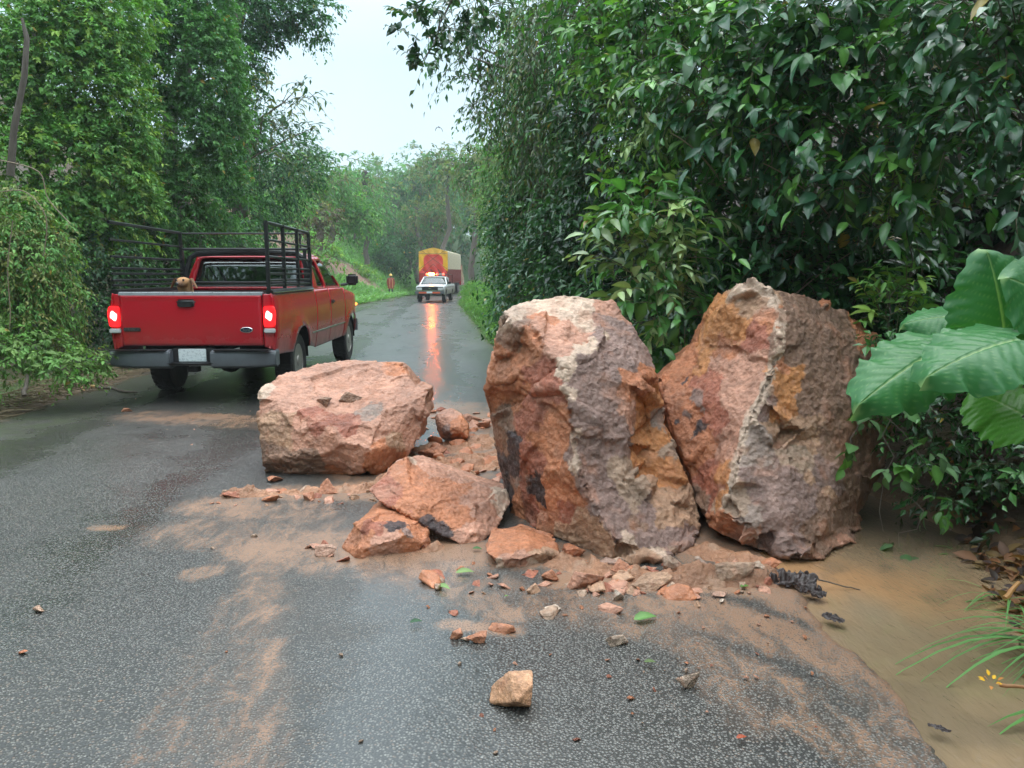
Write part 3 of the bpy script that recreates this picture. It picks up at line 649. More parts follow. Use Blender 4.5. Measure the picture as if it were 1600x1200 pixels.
S = [  # u, v(foot), w, h, colour, label
 (804, 1096, 94, 64, OR2, 'orange and cream striped stone sitting alone on the bare asphalt', WH),
 (961, 1003, 46, 24, BG, 'pale flat stone with a chipped corner near the green leaf on the road', WH),
 (1073, 1068, 46, 32, BG, 'pale wedge-shaped stone on muddy asphalt right of the striped stone', WH),
 (781, 985, 50, 24, OR, 'flat orange chip of rock at the top of the small muddy trio', PK),
 (748, 1000, 44, 20, OR, 'crumbled orange lump soaking in mud beside a flat chip', PK),
 (710, 994, 30, 24, OR, 'triangular orange rock chip left of the crumbled lump', PK),
 (513, 770, 42, 36, OR, 'orange knobbly rock just in front of the squat boulder', PK),
 (484, 780, 24, 22, OR, 'small cube-like orange stone touching a knobbly rock', PK),
 (360, 776, 34, 20, RD, 'small dark orange wedge at the left end of the crumb line', OR),
 (508, 866, 48, 22, PK, 'thin flat pale slab of rock left of the wedge-shaped rock', WH),
 (665, 858, 26, 30, OR, 'small orange splinter leaning on the wedge-shaped rock', RD),
 (198, 643, 19, 15, OR, 'round reddish stone on the road behind the pickup tailgate', PK),
 (912, 914, 74, 36, PK, 'broad pale orange block among rubble under the tall boulder', OR),
 (1022, 916, 84, 34, TN, 'long tan sliver of rock lying in front of the tall boulder', BG),
 (971, 893, 38, 34, OR, 'small orange angular rock wedged between block and sliver', PK),
 (967, 936, 24, 24, WH, 'small white square stone standing on edge below rubble', GR),
 (1142, 906, 74, 52, BG, 'layered grey and orange rock broken into sheets under the vein', TN),
 (1098, 898, 36, 52, GR, 'grey blocky rock wedged between the two tall boulders', CR),
 (1185, 902, 36, 32, BG, 'pale crumbly rock beside the crumpled dark leaf', WH),
 (895, 868, 60, 30, OR, 'lumpy orange rock pressed against the base of tall boulder', RD),
 (955, 888, 44, 26, GR, 'grey rubble piece lying on top of the pale block', PK),
 (1052, 892, 50, 42, BG, 'cracked upright flake of pale rock below tall boulder', GR),
 (860, 905, 34, 22, OR, 'small orange stone at the edge of the flat orange rock', PK),
 (1125, 930, 30, 12, PK, 'little flat pinkish chip on mud below the layered rock', WH),
 (862, 952, 34, 10, WH, 'thin white chip lying on asphalt above the muddy streaks', CR),
 (712, 728, 40, 20, OR, 'angular plate of orange rock on the mud between the boulders', PK),
 (735, 655, 52, 18, PK, 'flat pink rock fragment beyond the upright stub', OR),
 (752, 668, 36, 20, OR, 'orange rock fragment beside the tall boulder in the rubble', PK),
 (672, 712, 60, 24, OR, 'low orange mound-like rock right of the squat boulder', PK),
 (430, 752, 40, 14, OR, 'low orange crumb lying under the left end of squat boulder', PK),
 (62, 955, 22, 10, TN, 'small cream stone alone on the left side of the road', WH),
 (38, 1021, 16, 8, OR, 'tiny orange stone alone near the left edge of the picture', RD),
 (726, 1000, 16, 9, TN, 'tiny tan stone between the orange chips', WH),
 (1130, 690 + 250, 14, 6, WH, 'tiny white chip right of the thin flat chip', WH),
]
for k, (u, v, w_, h_, c_, lb, c2) in enumerate(S): stone(u, v, w_, h_, c_, lb, seed=100 + k, col2=c2)
# the two loose flakes on the squat boulder's top
for k, (u, v, Y, w_, h_, lb) in enumerate([(508, 634, 6.18, 36, 18, 'small brown flake lying on top of the squat boulder'), (548, 628, 6.24, 52, 22, 'larger brown flake lying beside a smaller one on squat boulder')]):
    o = stone(u, v, w_, h_, BR, lb, name='rock_flake', seed=300 + k, depth=.5, col2=TN, sink=.2); p = P(u, v, Y)
    sc_ = (p - Vector((0, 0, CAMH))).length / (G(u, v) - Vector((0, 0, CAMH))).length
    o.location = p; o.scale = (sc_,) * 3
# mud and powdered rock heaped round the stones
def heap(spec, x0, x1, y0, y1, st, seed, label):
    V, F = grid_mesh(np.arange(x0, x1, st), np.arange(y0, y1, st), lambda X, Y: X * 0); x, y = V[:, 0], V[:, 1]; m = np.zeros(len(V))
    for a, b, r_, wg in spec:
        A, Bp = G(*a), G(*b); d = np.array([Bp.x - A.x, Bp.y - A.y]); L2 = max(d @ d, 1e-6); t = np.clip(((x - A.x) * d[0] + (y - A.y) * d[1]) / L2, 0, 1)
        m = np.maximum(m, wg * (1 - sstep(np.hypot(x - A.x - t * d[0], y - A.y - t * d[1]), r_ * .2, r_ * 1.3)))
    off, rv, ed_ = cells(np.stack([x * 9, y * 9, x * 0], 1) + .4 * np.stack([fbm(V * 14, 3, 2), fbm(V * 14, 3, 4), x * 0], 1), seed)
    off2, rv2, _ = cells(np.stack([x * 26, y * 26, x * 0], 1), seed + 3)
    n1 = fbm(V * 7, 4, seed); h = m * (.55 + .9 * n1) + m * (.45 * np.clip((off * rv).sum(1), -.6, .6) + .16 * np.clip((off2 * rv2).sum(1), -.6, .6)) - .16
    V[:, 2] = roadz(x.reshape(1, -1), y.reshape(1, -1)).ravel() + h * .085 + .003 * fbm(V * 60, 2, 6)
    keep = (h[F] > -.06).any(1); used = np.unique(F[keep]); mp = np.zeros(len(V), int); mp[used] = np.arange(len(used))
    c_ = np.array([.36, .175, .095]) * (1 + .45 * fbm(V * 5, 3, 9))[:, None]; c_ = blend(c_, np.array([.42, .27, .18]), sstep(fbm(V * 12, 3, 15), .1, .5) * .6); c_ = np.clip(c_, .02, .8)
    o = link('mud', np_mesh('mud', V[used], [mp[F[keep]]], c_[used]), ROCK); tag(o, label, kind='stuff')
heap([((650, 735), (790, 715), .30, 1.0), ((690, 700), (780, 690), .3, .8), ((700, 650), (780, 645), .22, .9), ((730, 760), (790, 770), .12, .9)], -1.3, .3, 4.6, 8.4, .014, 5, 'orange mud and crushed rock spread between the boulders')
heap([((860, 872), (1000, 905), .13, 1.1), ((1000, 905), (1200, 905), .12, 1.0), ((640, 862), (680, 855), .06, .7), ((830, 850), (880, 870), .1, .8), ((350, 775), (560, 765), .07, .8), ((560, 765), (610, 750), .1, .8), ((1100, 860), (1180, 880), .14, .7)], -2.4, 1.55, 3.6, 6.2, .012, 8, 'orange mud and crushed rock heaped at the foot of the boulders')
# rubble crumbs: a few meshes, each crumb its own object
proto = []
for k in range(7):
    o = stone(700, 900, 26, 15, [OR, PK, OR, TN, BG, RD, PK][k], 'small loose crumb of broken orange rock on muddy road', name='rock_crumb', cat='rock crumb', seed=400 + k, group='loose crumbs of broken rock around the boulders', voxel=.004)
    proto.append(o)
rr = random.Random(5); used = 0
zones = [((330, 765), (600, 790), 34), ((640, 700), (790, 760), 50), ((660, 640), (775, 700), 36), ((870, 880), (1210, 930), 95), ((480, 850), (540, 875), 6), ((660, 870), (880, 960), 26), ((880, 940), (1260, 1060), 26), ((150, 620), (400, 700), 16), ((600, 1020), (1280, 1180), 16), ((0, 700), (600, 1180), 10)]
for (a, b, cnt) in zones:
    for q in range(cnt):
        u, v = rr.uniform(a[0], b[0]), rr.uniform(a[1], b[1])
        if v > 960 or u < 450 and v < 700 and v > 600 or u < 300: s_ = rr.uniform(.16, .42)
        else: s_ = min(2.6, rr.lognormvariate(-.15, .55)) * (1.8 if a[1] < 720 and a[0] > 600 else 1.15 if cnt > 90 else 1)
        p0 = proto[rr.randrange(7)]
        if used < 7: o = proto[used]
        else: o = p0.copy(); COL.objects.link(o)
        used += 1; g = G(u, v); o.location = (g.x, g.y, .0 - .006 * s_); o.rotation_euler = (rr.uniform(-.5, .5), rr.uniform(-.5, .5), rr.uniform(0, 6.28)); o.scale = (s_ * rr.uniform(.8, 1.3), s_ * rr.uniform(.8, 1.2), s_ * rr.uniform(.4, .9))
# ------------------------------------------------------------------ vehicle kit
def inpoly(p, poly):
    x, y = p; c = False; n_ = len(poly)
    for i in range(n_):
        x1, y1 = poly[i]; x2, y2 = poly[(i + 1) % n_]
        if (y1 > y) != (y2 > y) and x < (x2 - x1) * (y - y1) / (y2 - y1) + x1: c = not c
    return c
def dens(poly, st):
    out = []
    for i in range(len(poly)):
        a, b = Vector(poly[i]), Vector(poly[(i + 1) % len(poly)]); k = max(1, int((b - a).length / st + .5))
        for j in range(k): out.append(tuple(a.lerp(b, j / k)))
    return out
def rounded(poly, r_, k=4):
    out = []; n_ = len(poly)
    for i in range(n_):
        p = Vector(poly[i]); a = Vector(poly[i - 1]) - p; b = Vector(poly[(i + 1) % n_]) - p
        ra = min(r_, a.length * .45, b.length * .45); s = p + a.normalized() * ra; e_ = p + b.normalized() * ra
        for j in range(k + 1):
            t = j / k; out.append(tuple(s * (1 - t) ** 2 + p * 2 * t * (1 - t) + e_ * t * t))
    return out
def panel(name, poly, mapf, mat, parent, holes=(), st=.07, thick=.02, flip=False):
    outs = [dens(poly, st)] + [dens(h, st) for h in holes]
    pts = []; ed = []
    for o_ in outs:
        b = len(pts); pts += o_; ed += [(b + i, b + (i + 1) % len(o_)) for i in range(len(o_))]
    xs_ = [p[0] for p in poly]; ys_ = [p[1] for p in poly]
    gx = np.arange(min(xs_) + st / 2, max(xs_), st); gy = np.arange(min(ys_) + st / 2, max(ys_), st)
    arr = np.array(pts)
    for a in gx:
        for b in gy:
            if inpoly((a, b), outs[0]) and not any(inpoly((a, b), h) for h in outs[1:]) and ((arr - (a, b)) ** 2).sum(1).min() > (st * .4) ** 2: pts.append((a, b))
    r_ = delaunay_2d_cdt([Vector(p) for p in pts], ed, [], 1, 1e-5)
    vs, tr = r_[0], r_[2]; fs = []
    for t in tr:
        c_ = ((vs[t[0]][0] + vs[t[1]][0] + vs[t[2]][0]) / 3, (vs[t[0]][1] + vs[t[1]][1] + vs[t[2]][1]) / 3)
        if inpoly(c_, outs[0]) and not any(inpoly(c_, h) for h in outs[1:]): fs.append(tuple(t))
    bm = bmesh.new(); bv = [bm.verts.new(mapf(p[0], p[1])) for p in vs]
    for f in fs:
        try: bm.faces.new([bv[i] for i in f])
        except Exception: pass
    bmesh.ops.recalc_face_normals(bm, faces=bm.faces)
    if flip: bmesh.ops.reverse_faces(bm, faces=bm.faces)
    for f in bm.faces: f.smooth = True
    me = bpy.data.meshes.new(name); bm.to_mesh(me); bm.free()
    if thick: me = temp_apply(me, [('SOLIDIFY', dict(thickness=thick, offset=0, use_even_offset=True))])
    me.materials.clear()
    return link(name, me, mat, parent, False)
def text_mesh(txt, size, depth=.002):
    cu = bpy.data.curves.new('t', 'FONT'); cu.body = txt; cu.size = size; cu.extrude = depth; cu.align_x = 'CENTER'; cu.align_y = 'CENTER'
    o = bpy.data.objects.new('t', cu); COL.objects.link(o); bpy.context.view_layer.update()
    me = bpy.data.meshes.new_from_object(o.evaluated_get(bpy.context.evaluated_depsgraph_get())); bpy.data.objects.remove(o); return me
def skin(name, vs, es, sub=2):
    """vs: (x, y, z, radius or (rx, ry)); one continuous body grown from a skeleton"""
    me = bpy.data.meshes.new(name); me.from_pydata([v[:3] for v in vs], es, [])
    o = bpy.data.objects.new(name, me); COL.objects.link(o)
    m_ = o.modifiers.new('s', 'SKIN'); m_.use_smooth_shade = True
    sv = me.skin_vertices[0].data
    for i, v in enumerate(vs): sv[i].radius = v[3] if isinstance(v[3], tuple) else (v[3], v[3]); sv[i].use_root = (i == 0)
    o.modifiers.new('u', 'SUBSURF').levels = sub; o.modifiers['u'].render_levels = sub
    applied(o); me2 = o.data; bpy.data.objects.remove(o)
    for p_ in me2.polygons: p_.use_smooth = True
    return me2
M = {}
def car_paint(name, col, dirt=(.12, .09, .07), r_=.22):
    n = NT(name); c = n.objc(); s = n.n('ShaderNodeSeparateXYZ'); n.t.links.new(c, s.inputs[0])
    d = n.math('MULTIPLY', n.rng(s.outputs[2], .45, .95, .75, 0, True), n.rng(n.noise(6, 6, .7, c), .3, .65, .3, 1))
    d = n.math('ADD', d, n.rng(n.noise(3, 6, .7, c), .5, .9, 0, .10))
    n.set(base=n.mix(d, col, dirt), rough=n.rng(d, 0, 1, r_, .65), coat=.6, coatr=.08, norm=n.bump(n.noise(110, 2, .5, c), .25, .0015), spec=.5)
    return n.m
M['red'] = car_paint('red_car_paint', (.47, .004, .018))
M['white'] = car_paint('white_car_paint', (.72, .76, .77))
M['blk'] = simple('black_powder_coat', (.012, .013, .015), .35)
M['rub'] = simple('tyre_rubber', (.018, .018, .019), .6, bump=.004)
M['dark'] = simple('dark_underbody', (.010, .010, .011), .8)
M['plas'] = simple('grey_bumper_plastic', (.10, .115, .13), .38)
M['chr'] = simple('chrome', (.62, .64, .66), .16, 1)
M['steel'] = simple('dusty_steel_rim', (.34, .33, .31), .42, .6)
M['cloth'] = simple('grey_seat_cloth', (.05, .05, .052), .9)
M['lamp'] = simple('lit_red_lamp', (.9, .015, .02), .15, es=.75, var=.25, sc=14)
M['lampc'] = simple('lit_lamp_core', (1.0, .42, .38), .2, es=2.2, var=.05)
M['redl'] = simple('unlit_red_lens', (.32, .01, .012), .12)
M['clear'] = simple('clear_lens', (.55, .56, .57), .15)
M['orl'] = simple('lit_amber_marker', (1.0, .25, .05), .2, es=2.0)
n = NT('tinted_glass'); g_ = n.n('ShaderNodeBsdfGlossy'); g_.inputs['Roughness'].default_value = .03; g_.inputs[0].default_value = (.9, .95, .95, 1)
t_ = n.n('ShaderNodeBsdfTransparent'); t_.inputs[0].default_value = (.26, .34, .30, 1)
fr = n.n('ShaderNodeFresnel'); fr.inputs[0].default_value = 1.5; ms = n.n('ShaderNodeMixShader')
n.t.links.new(n.rng(fr.outputs[0], 0, 1, .07, 1), ms.inputs[0]); n.l(t_, ms, 0, 1); n.l(g_, ms, 0, 2); n.l(ms, n.out)
M['glass'] = n.m
n = NT('licence_plate_white'); c = n.objc()
n.set(base=n.mix(n.rng(n.noise(30, 3, .6, n.scale(c, (1, 1, 1.6))), .52, .62, 0, .55), (.72, .80, .82), (.35, .42, .46)), rough=.35)
M['plate'] = n.m

def wheel(parent, c, r_=.385, w_=.25, out=1, rim=None, holes=7):
    tb = MB(); W_ = w_ / 2
    tb.lathe([(r_ * .60, -W_ * .8), (r_ * .72, -W_), (r_ * .93, -W_ * .98), (r_ * .985, -W_ * .78), (r_, -W_ * .4), (r_, W_ * .4), (r_ * .985, W_ * .78), (r_ * .93, W_ * .98), (r_ * .72, W_), (r_ * .60, W_ * .8)], (0, 0, 0), 'x', 40)
    for k in range(34):
        q = 2 * math.pi * k / 34
        for sx_ in (-.62, 0, .62):
            tb.box((sx_ * W_, math.cos(q + sx_ * .1) * r_ * 1.004, math.sin(q + sx_ * .1) * r_ * 1.004), (W_ * .45, .045, .014), 0, q + math.pi / 2)
    wh = empty('wheel', c, None, None); wh.parent = parent
    tb.build('tyre', M['rub'], wh, smooth=True)
    rb = MB(); o = out
    rb.lathe([(r_ * .62, o * W_ * .86), (r_ * .58, o * W_ * .90), (r_ * .55, o * W_ * .55), (r_ * .40, o * W_ * .42), (r_ * .22, o * W_ * .72), (r_ * .20, o * W_ * .95), (r_ * .08, o * W_ * 1.0), (0.001, o * W_ * 1.0)], (0, 0, 0), 'x', 36)
    for k in range(holes):
        q = 2 * math.pi * k / holes
        rb.box((o * W_ * .66, math.cos(q) * r_ * .42, math.sin(q) * r_ * .42), (.02, .05, r_ * .34), 0, q + 1.57 - 0)
    rb.build('rim', rim or M['steel'], wh, smooth=True)
    hb = MB()
    for k in range(holes):
        q = 2 * math.pi * (k + .5) / holes; cy_, cz_ = math.cos(q) * r_ * .44, math.sin(q) * r_ * .44
        hb.lathe([(r_ * .085, o * W_ * .50), (r_ * .085, o * W_ * .56)], (0, cy_, cz_), 'x', 10)
    hb.build('rim_hole', M['dark'], wh)
    return wh

# ------------------------------------------------------------------ red pickup
T = empty('pickup_truck', (-3.87, 9.32, 0), 'red extended-cab pickup truck with black stake rack driving away', 'pickup truck', rz=R(.8))
AR = [(1.22, .40), (4.74, .40)]; RA = .475
def hwb(y, z):
    h = np.interp(z, [.42, .6, .8, 1.0, 1.2, 1.36], [.93, .965, .99, 1.0, .985, .955])
    for cy_, cz_ in AR:
        d = math.hypot(y - cy_, z - cz_); h += .028 * math.exp(-((d - RA) / .09) ** 2)
    h -= .10 * max(0, (y - 4.95) / .6) ** 2 + .015 * max(0, (.12 - y) / .12) ** 2
    return h
def arch(cy_, cz_, z0):
    a0 = math.asin((z0 - cz_) / RA); out = []
    for k in range(15):
        q = a0 + (math.pi - 2 * a0) * k / 14; out.append((cy_ + RA * math.cos(q), cz_ + RA * math.sin(q)))
    return out        # from +y side to -y side
bed = [(.02, .60)] + arch(*AR[0], .56)[::-1] + [(2.10, .50), (2.10, 1.345), (.02, 1.345)]
dr1 = [(2.125, .49), (3.03, .49), (3.03, 1.34), (2.125, 1.34)]
dr2 = [(3.045, .49), (4.10, .49), (4.16, .8), (4.16, 1.33), (3.045, 1.34)]
fen = [(4.115, .49), (4.74 - RA - .0, .50)] + arch(*AR[1], .50)[::-1] + [(5.35, .50), (5.50, .62), (5.53, .85), (5.48, 1.02), (5.36, 1.13), (4.9, 1.23), (4.3, 1.30), (4.175, 1.33), (4.175, .8)]
for s in (1, -1):
    mp = lambda a, b, s=s: (s * hwb(a, b), a, b)
    panel('bed_side', bed, mp, M['red'], T)
    panel('cab_side', dr1, mp, M['red'], T)
    d_ = panel('door', dr2, mp, M['red'], T)
    hb = MB().box((s * 1.015, 3.17, 1.13), (.03, .17, .055)); hb.build('door_handle', M['blk'], d_, bevel=.012)
    panel('fender', fen, mp, M['red'], T)
    b = MB(); b.tube([(s * (hwb(y_, .73) + .012), y_, .73) for y_ in np.linspace(1.80, 4.2, 12)], .011, 6); b.build('side_moulding', M['chr'], T, smooth=True)
    b = MB(); b.loft([[(s * .90, y_, 1.335), (s * .975, y_, 1.34), (s * .98, y_, 1.375), (s * .94, y_, 1.395), (s * .88, y_, 1.385)] for y_ in (.02, .7, 1.4, 2.08)]); b.build('bed_rail', M['blk'], T, bevel=.006)
    b = MB(); b.tube([(s * .985, .06, 1.352), (s * .985, 2.06, 1.352)], .008, 6); b.build('chrome_strip', M['chr'], T)
    for cy_, cz_ in AR:                                                        # dark wheel wells
        b = MB(); b.loft([[(s * .30, cy_ + (RA + .01) * math.cos(q), cz_ + (RA + .01) * math.sin(q)) for q in np.linspace(0, math.pi, 12)], [(s * .955, cy_ + (RA + .01) * math.cos(q), cz_ + (RA + .01) * math.sin(q)) for q in np.linspace(0, math.pi, 12)]], cap=False, closed=False)
        b.build('wheel_well', M['dark'], T)
        wheel(T, (s * .83, cy_, .385), out=s)
    ml = empty('mirror', (s * 1.02, 3.98, 1.40), None, None); ml.parent = T
    b = MB(); b.box((s * .16, 0, .07), (.20, .10, .19)); b.build('mirror_housing', M['blk'], ml, bevel=.035, seg=3)
    b = MB(); b.tube([(-s * .04, 0, -.02), (s * .08, 0, .0)], .025, 8); b.build('mirror_arm', M['blk'], ml)
    b = MB(); b.box((s * .97, 5.33, 1.0), (.05, .10, .05)); b.build('marker_light', M['orl'], T, bevel=.012)
# shell behind the gaps, floor of bed, underbody
b = MB(); b.box((0, 3.2, .60), (1.70, 2.2, .2)); b.box((0, 2.11, .95), (1.86, .05, .75)); b.box((0, 4.11, .9), (1.8, .05, .7)); b.box((0, 3.04, .75), (1.86, .05, .5)); b.box((0, 5.25, .72), (1.66, .4, .5)); b.box((.42, 2.7, .50), (.1, 5.0, .14)); b.box((-.42, 2.7, .50), (.1, 5.0, .14))
b.tube([(-.75, 1.22, .385), (.75, 1.22, .385)], .05, 10); b.lathe([(.02, -.16), (.13, -.12), (.16, 0), (.13, .12), (.02, .16)], (0, 1.22, .385), 'y', 16); b.tube([(.3, .12, .44), (.3, 1.0, .46), (.32, 2.4, .45)], .035, 8); b.tube([(0, 1.3, .42), (0, 3.6, .5)], .04, 8)
b.build('underbody', M['dark'], T)
b = MB(); b.box((0, 1.06, .80), (1.56, 2.0, .03)); b.box((.80, 1.06, 1.07), (.03, 2.0, .52)); b.box((-.80, 1.06, 1.07), (.03, 2.0, .52)); b.box((0, 2.05, 1.07), (1.6, .03, .52)); b.box((.86, 1.06, 1.33), (.12, 2.0, .02)); b.box((-.86, 1.06, 1.33), (.12, 2.0, .02))
b.build('cargo_bed', simple('worn_bed_liner', (.05, .02, .022), .7), T)
# rear end
def tgm(a, b_): return (a, .0 - .018 * math.exp(-((b_ - 1.02) / .22) ** 2) - .012 * (b_ > 1.30), b_)
tg = empty('tailgate', (0, 0, 0), None, None); tg.parent = T
panel('tailgate_panel', rounded([(-.845, .715), (.845, .715), (.845, 1.325), (-.845, 1.325)], .02), tgm, M['red'], tg, st=.06, thick=.03)
MB().box((0, .03, 1.02), (1.60, .04, .58)).build('tailgate_inner', M['dark'], tg)
b = MB(); b.loft([[(x_, -.03, 1.322), (x_, -.025, 1.352), (x_, .02, 1.362), (x_, .06, 1.345), (x_, .06, 1.32)] for x_ in (-.86, -.3, .3, .86)]); b.build('tailgate_cap', simple('grey_tailgate_cap', (.24, .26, .28), .3), tg, smooth=True)
b = MB(); b.box((-.06, -.022, 1.222), (.24, .05, .105)); b.build('tailgate_handle', M['blk'], tg, bevel=.03, seg=3)
b = MB(); b.box((-.06, -.05, 1.205), (.17, .014, .045)); b.build('handle_recess', M['dark'], tg, bevel=.01)
em = MB(); em.loft([[(.655 + .078 * k * math.cos(q), yy, .905 + .034 * k * math.sin(q)) for q in np.linspace(0, 2 * math.pi, 28, endpoint=False)] for k, yy in ((1, -.005), (1, -.034), (.9, -.038))]); em.build('emblem_ring', M['chr'], tg, smooth=True)
em = MB(); em.loft([[(.655 + .068 * math.cos(q), yy, .905 + .027 * math.sin(q)) for q in np.linspace(0, 2 * math.pi, 28, endpoint=False)] for yy in (-.03, -.0405)]); em.build('emblem', simple('emblem_blue', (.012, .02, .05), .2), tg)
me = text_mesh('Ford', .045, .0008); me.transform(Matrix.Translation((.655, -.0425, .903)) @ Matrix.Rotation(R(90), 4, 'X')); link('emblem_script', me, M['chr'], tg, False)
MB().box((-.72, -.030, .912), (.205, .030, .046)).build('badge', simple('badge_black', (.05, .045, .05), .3), tg, bevel=.008)
me = text_mesh('F-150', .042, .0012); me.transform(Matrix.Translation((-.72, -.0465, .912)) @ Matrix.Rotation(R(90), 4, 'X')); link('badge_lettering', me, simple('badge_grey', (.20, .19, .20), .3, .8), tg, False)
for s in (1, -1):
    def rc(a, b_, s=s):
        t = max(0, (a - .86) / .12); return (s * a, .004 + .04 * t * t, b_)
    panel('corner_post', [(.855, .70), (.972, .66), (.985, 1.0), (.955, 1.335), (.855, 1.335)], rc, M['red'], T, st=.04, thick=.02)
    tl = empty('taillight', (s * .925, -.012, 0), None, None); tl.parent = T
    b = MB(); b.loft([[(s * px_, yy, pz_) for px_, pz_ in rounded([(-.062, .94), (.066, .94), (.085, 1.10), (.062, 1.195), (-.062, 1.185)], .03)] for yy in (.03, -.012, -.022)]); b.build('red_lens', M['lamp'], tl, bevel=.006)
    b = MB(); b.loft([[(s * .006 + .042 * k_ * math.cos(q), yy, 1.075 + .055 * k_ * math.sin(q) + .012 * math.cos(3 * q)) for q in np.linspace(0, 6.283, 20, endpoint=False)] for k_, yy in ((1, -.018), (1, -.026), (.6, -.032))]); b.build('lit_bulb', M['lampc'], tl)
    b = MB(); b.box((s * .005, -.0, .895), (.135, .05, .055)); b.build('reverse_light', M['clear'], tl, bevel=.01)
# rear bumper
bm_ = empty('rear_bumper', (0, 0, 0), None, None); bm_.parent = T
prof = [(-.12, .665), (-.155, .64), (-.165, .57), (-.15, .47), (-.08, .44), (.02, .45), (.03, .67)]
for s in (1, -1):
    rings = []
    for t in np.linspace(0, 1, 9):
        x_ = .24 + .76 * t; cv = .09 * t ** 3
        rings.append([(s * x_, y_ + cv, .565 + (z_ - .565) * (1 - .12 * t ** 4)) for y_, z_ in prof])
    b = MB(); b.loft(rings); b.build('bumper_wing', M['plas'], bm_, bevel=.01)
    b = MB(); b.box((s * .62, -.12, .668), (.66, .1, .012)); b.build('step_tread', M['blk'], bm_)
b = MB(); b.box((0, -.02, .58), (.5, .06, .2)); b.build('bumper_centre', M['dark'], bm_)
b = MB(); b.loft([[(x_, -.04, .47), (x_, -.17 + .05 * abs(x_ / .42) ** 2, .49), (x_, -.18 + .05 * abs(x_ / .42) ** 2, .515), (x_, -.04, .52)] for x_ in np.linspace(-.42, .42, 9)]); b.build('hitch_step', M['blk'], bm_)
b = MB(); b.box((0, -.068, .602), (.335, .012, .158)); b.build('licence_plate', M['plate'], bm_, bevel=.006)
b = MB(); b.box((.0, -.04, .43), (.12, .12, .06)); b.build('tow_hitch', M['dark'], bm_)
# front end + hood
b = MB(); b.loft([[(x_, 5.58 - .1 * (x_ / .98) ** 2, .50), (x_, 5.62 - .1 * (x_ / .98) ** 2, .58), (x_, 5.60 - .1 * (x_ / .98) ** 2, .70), (x_, 5.45, .72), (x_, 5.4, .5)] for x_ in np.linspace(-.97, .97, 9)]); b.build('front_bumper', M['plas'], T, smooth=True)
b = MB(); b.box((0, 5.47, .92), (1.66, .1, .36)); b.build('grille', M['dark'], T)
panel('hood', [(-.86, 4.15), (.86, 4.15), (.80, 5.40), (-.80, 5.40)], lambda a, b_: (a, b_, 1.335 + .035 * (1 - (a / .9) ** 2) - .15 * max(0, (b_ - 4.15) / 1.25) ** 1.7), M['red'], T, st=.12)
# greenhouse
def tz(z): return (z - 1.34) / .52
def hg(z): return .935 - .175 * max(0, tz(z)) ** 1.35
def yr(z): return 2.13 + .13 * tz(z)
def yf(z): return 4.12 - .98 * tz(z)
ZT = 1.83
rw = rounded([(-.83, 1.38), (.83, 1.38), (.72, 1.80), (-.72, 1.80)], .07)
cab = empty('cab', (0, 0, 0), None, None); cab.parent = T
panel('rear_wall', [(-.932, 1.335), (.932, 1.335), (hg(1.6), 1.6), (hg(ZT), ZT), (-hg(ZT), ZT), (-hg(1.6), 1.6)], lambda a, b_: (a, yr(b_) + .05 * (a / .9) ** 4, b_), M['red'], cab, [rw], .06, .03)
panel('rear_window', [(a * 1.02, 1.6 + (b_ - 1.6) * 1.03) for a, b_ in rw], lambda a, b_: (a, yr(b_) + .012 + .05 * (a / .9) ** 4, b_), M['glass'], cab, st=.12, thick=.006)
MB().box((0, yr(1.81) - .012, 1.812), (.26, .02, .022)).build('brake_light', M['redl'], cab, bevel=.004)
q1 = rounded([(2.42, 1.375), (2.92, 1.36), (2.80, 1.765), (2.52, 1.765)], .05); q2 = rounded([(3.03, 1.36), (3.98, 1.36), (3.42, 1.775), (2.92, 1.775)], .05)
for s in (1, -1):
    f_ = lambda a, b_, s=s: (s * hg(b_), a, b_)
    panel('side_wall', [(2.19, 1.335), (4.12, 1.335), (yf(ZT), ZT), (yr(ZT) + .06, ZT)], f_, M['red'], cab, [q1, q2], .06, .03)
    for q_ in (q1, q2):
        cx_ = sum(p[0] for p in q_) / len(q_); panel('side_window', [(cx_ + (a - cx_) * 1.03, 1.57 + (b_ - 1.57) * 1.03) for a, b_ in q_], lambda a, b_, s=s: (s * (hg(b_) - .01), a, b_), M['glass'], cab, st=.12, thick=.006)
ws = rounded([(-.80, 1.37), (.80, 1.37), (.68, 1.79), (-.68, 1.79)], .05)
panel('windscreen_frame', [(-.93, 1.335), (.93, 1.335), (hg(ZT), ZT), (-hg(ZT), ZT)], lambda a, b_: (a, yf(b_) + .06 * (1 - (a / .9) ** 2), b_), M['red'], cab, [ws], .06, .03)
panel('windscreen', [(a * 1.02, 1.58 + (b_ - 1.58) * 1.03) for a, b_ in ws], lambda a, b_: (a, yf(b_) - .01 + .06 * (1 - (a / .9) ** 2), b_), M['glass'], cab, st=.12, thick=.006)
def rf(a, b_):
    y0, y1 = yr(ZT), yf(ZT) + .04; e1 = min(1, max(0, min(a - y0, y1 - a)) / .16); e2 = min(1, max(0, hg(ZT) - abs(b_)) / .14)
    return (b_, a, ZT + .055 * (1 - (1 - e1) ** 2.5) * (1 - (1 - e2) ** 2.5) + .012 * (1 - (b_ / .8) ** 2))
panel('roof', [(yr(ZT), -hg(ZT)), (yf(ZT) + .04, -hg(ZT)), (yf(ZT) + .04, hg(ZT)), (yr(ZT), hg(ZT))], rf, M['red'], cab, st=.045, thick=.012)
b = MB(); b.box((0, 4.0, 1.25), (1.7, .35, .22)); b.build('dashboard', M['cloth'], cab, bevel=.03)
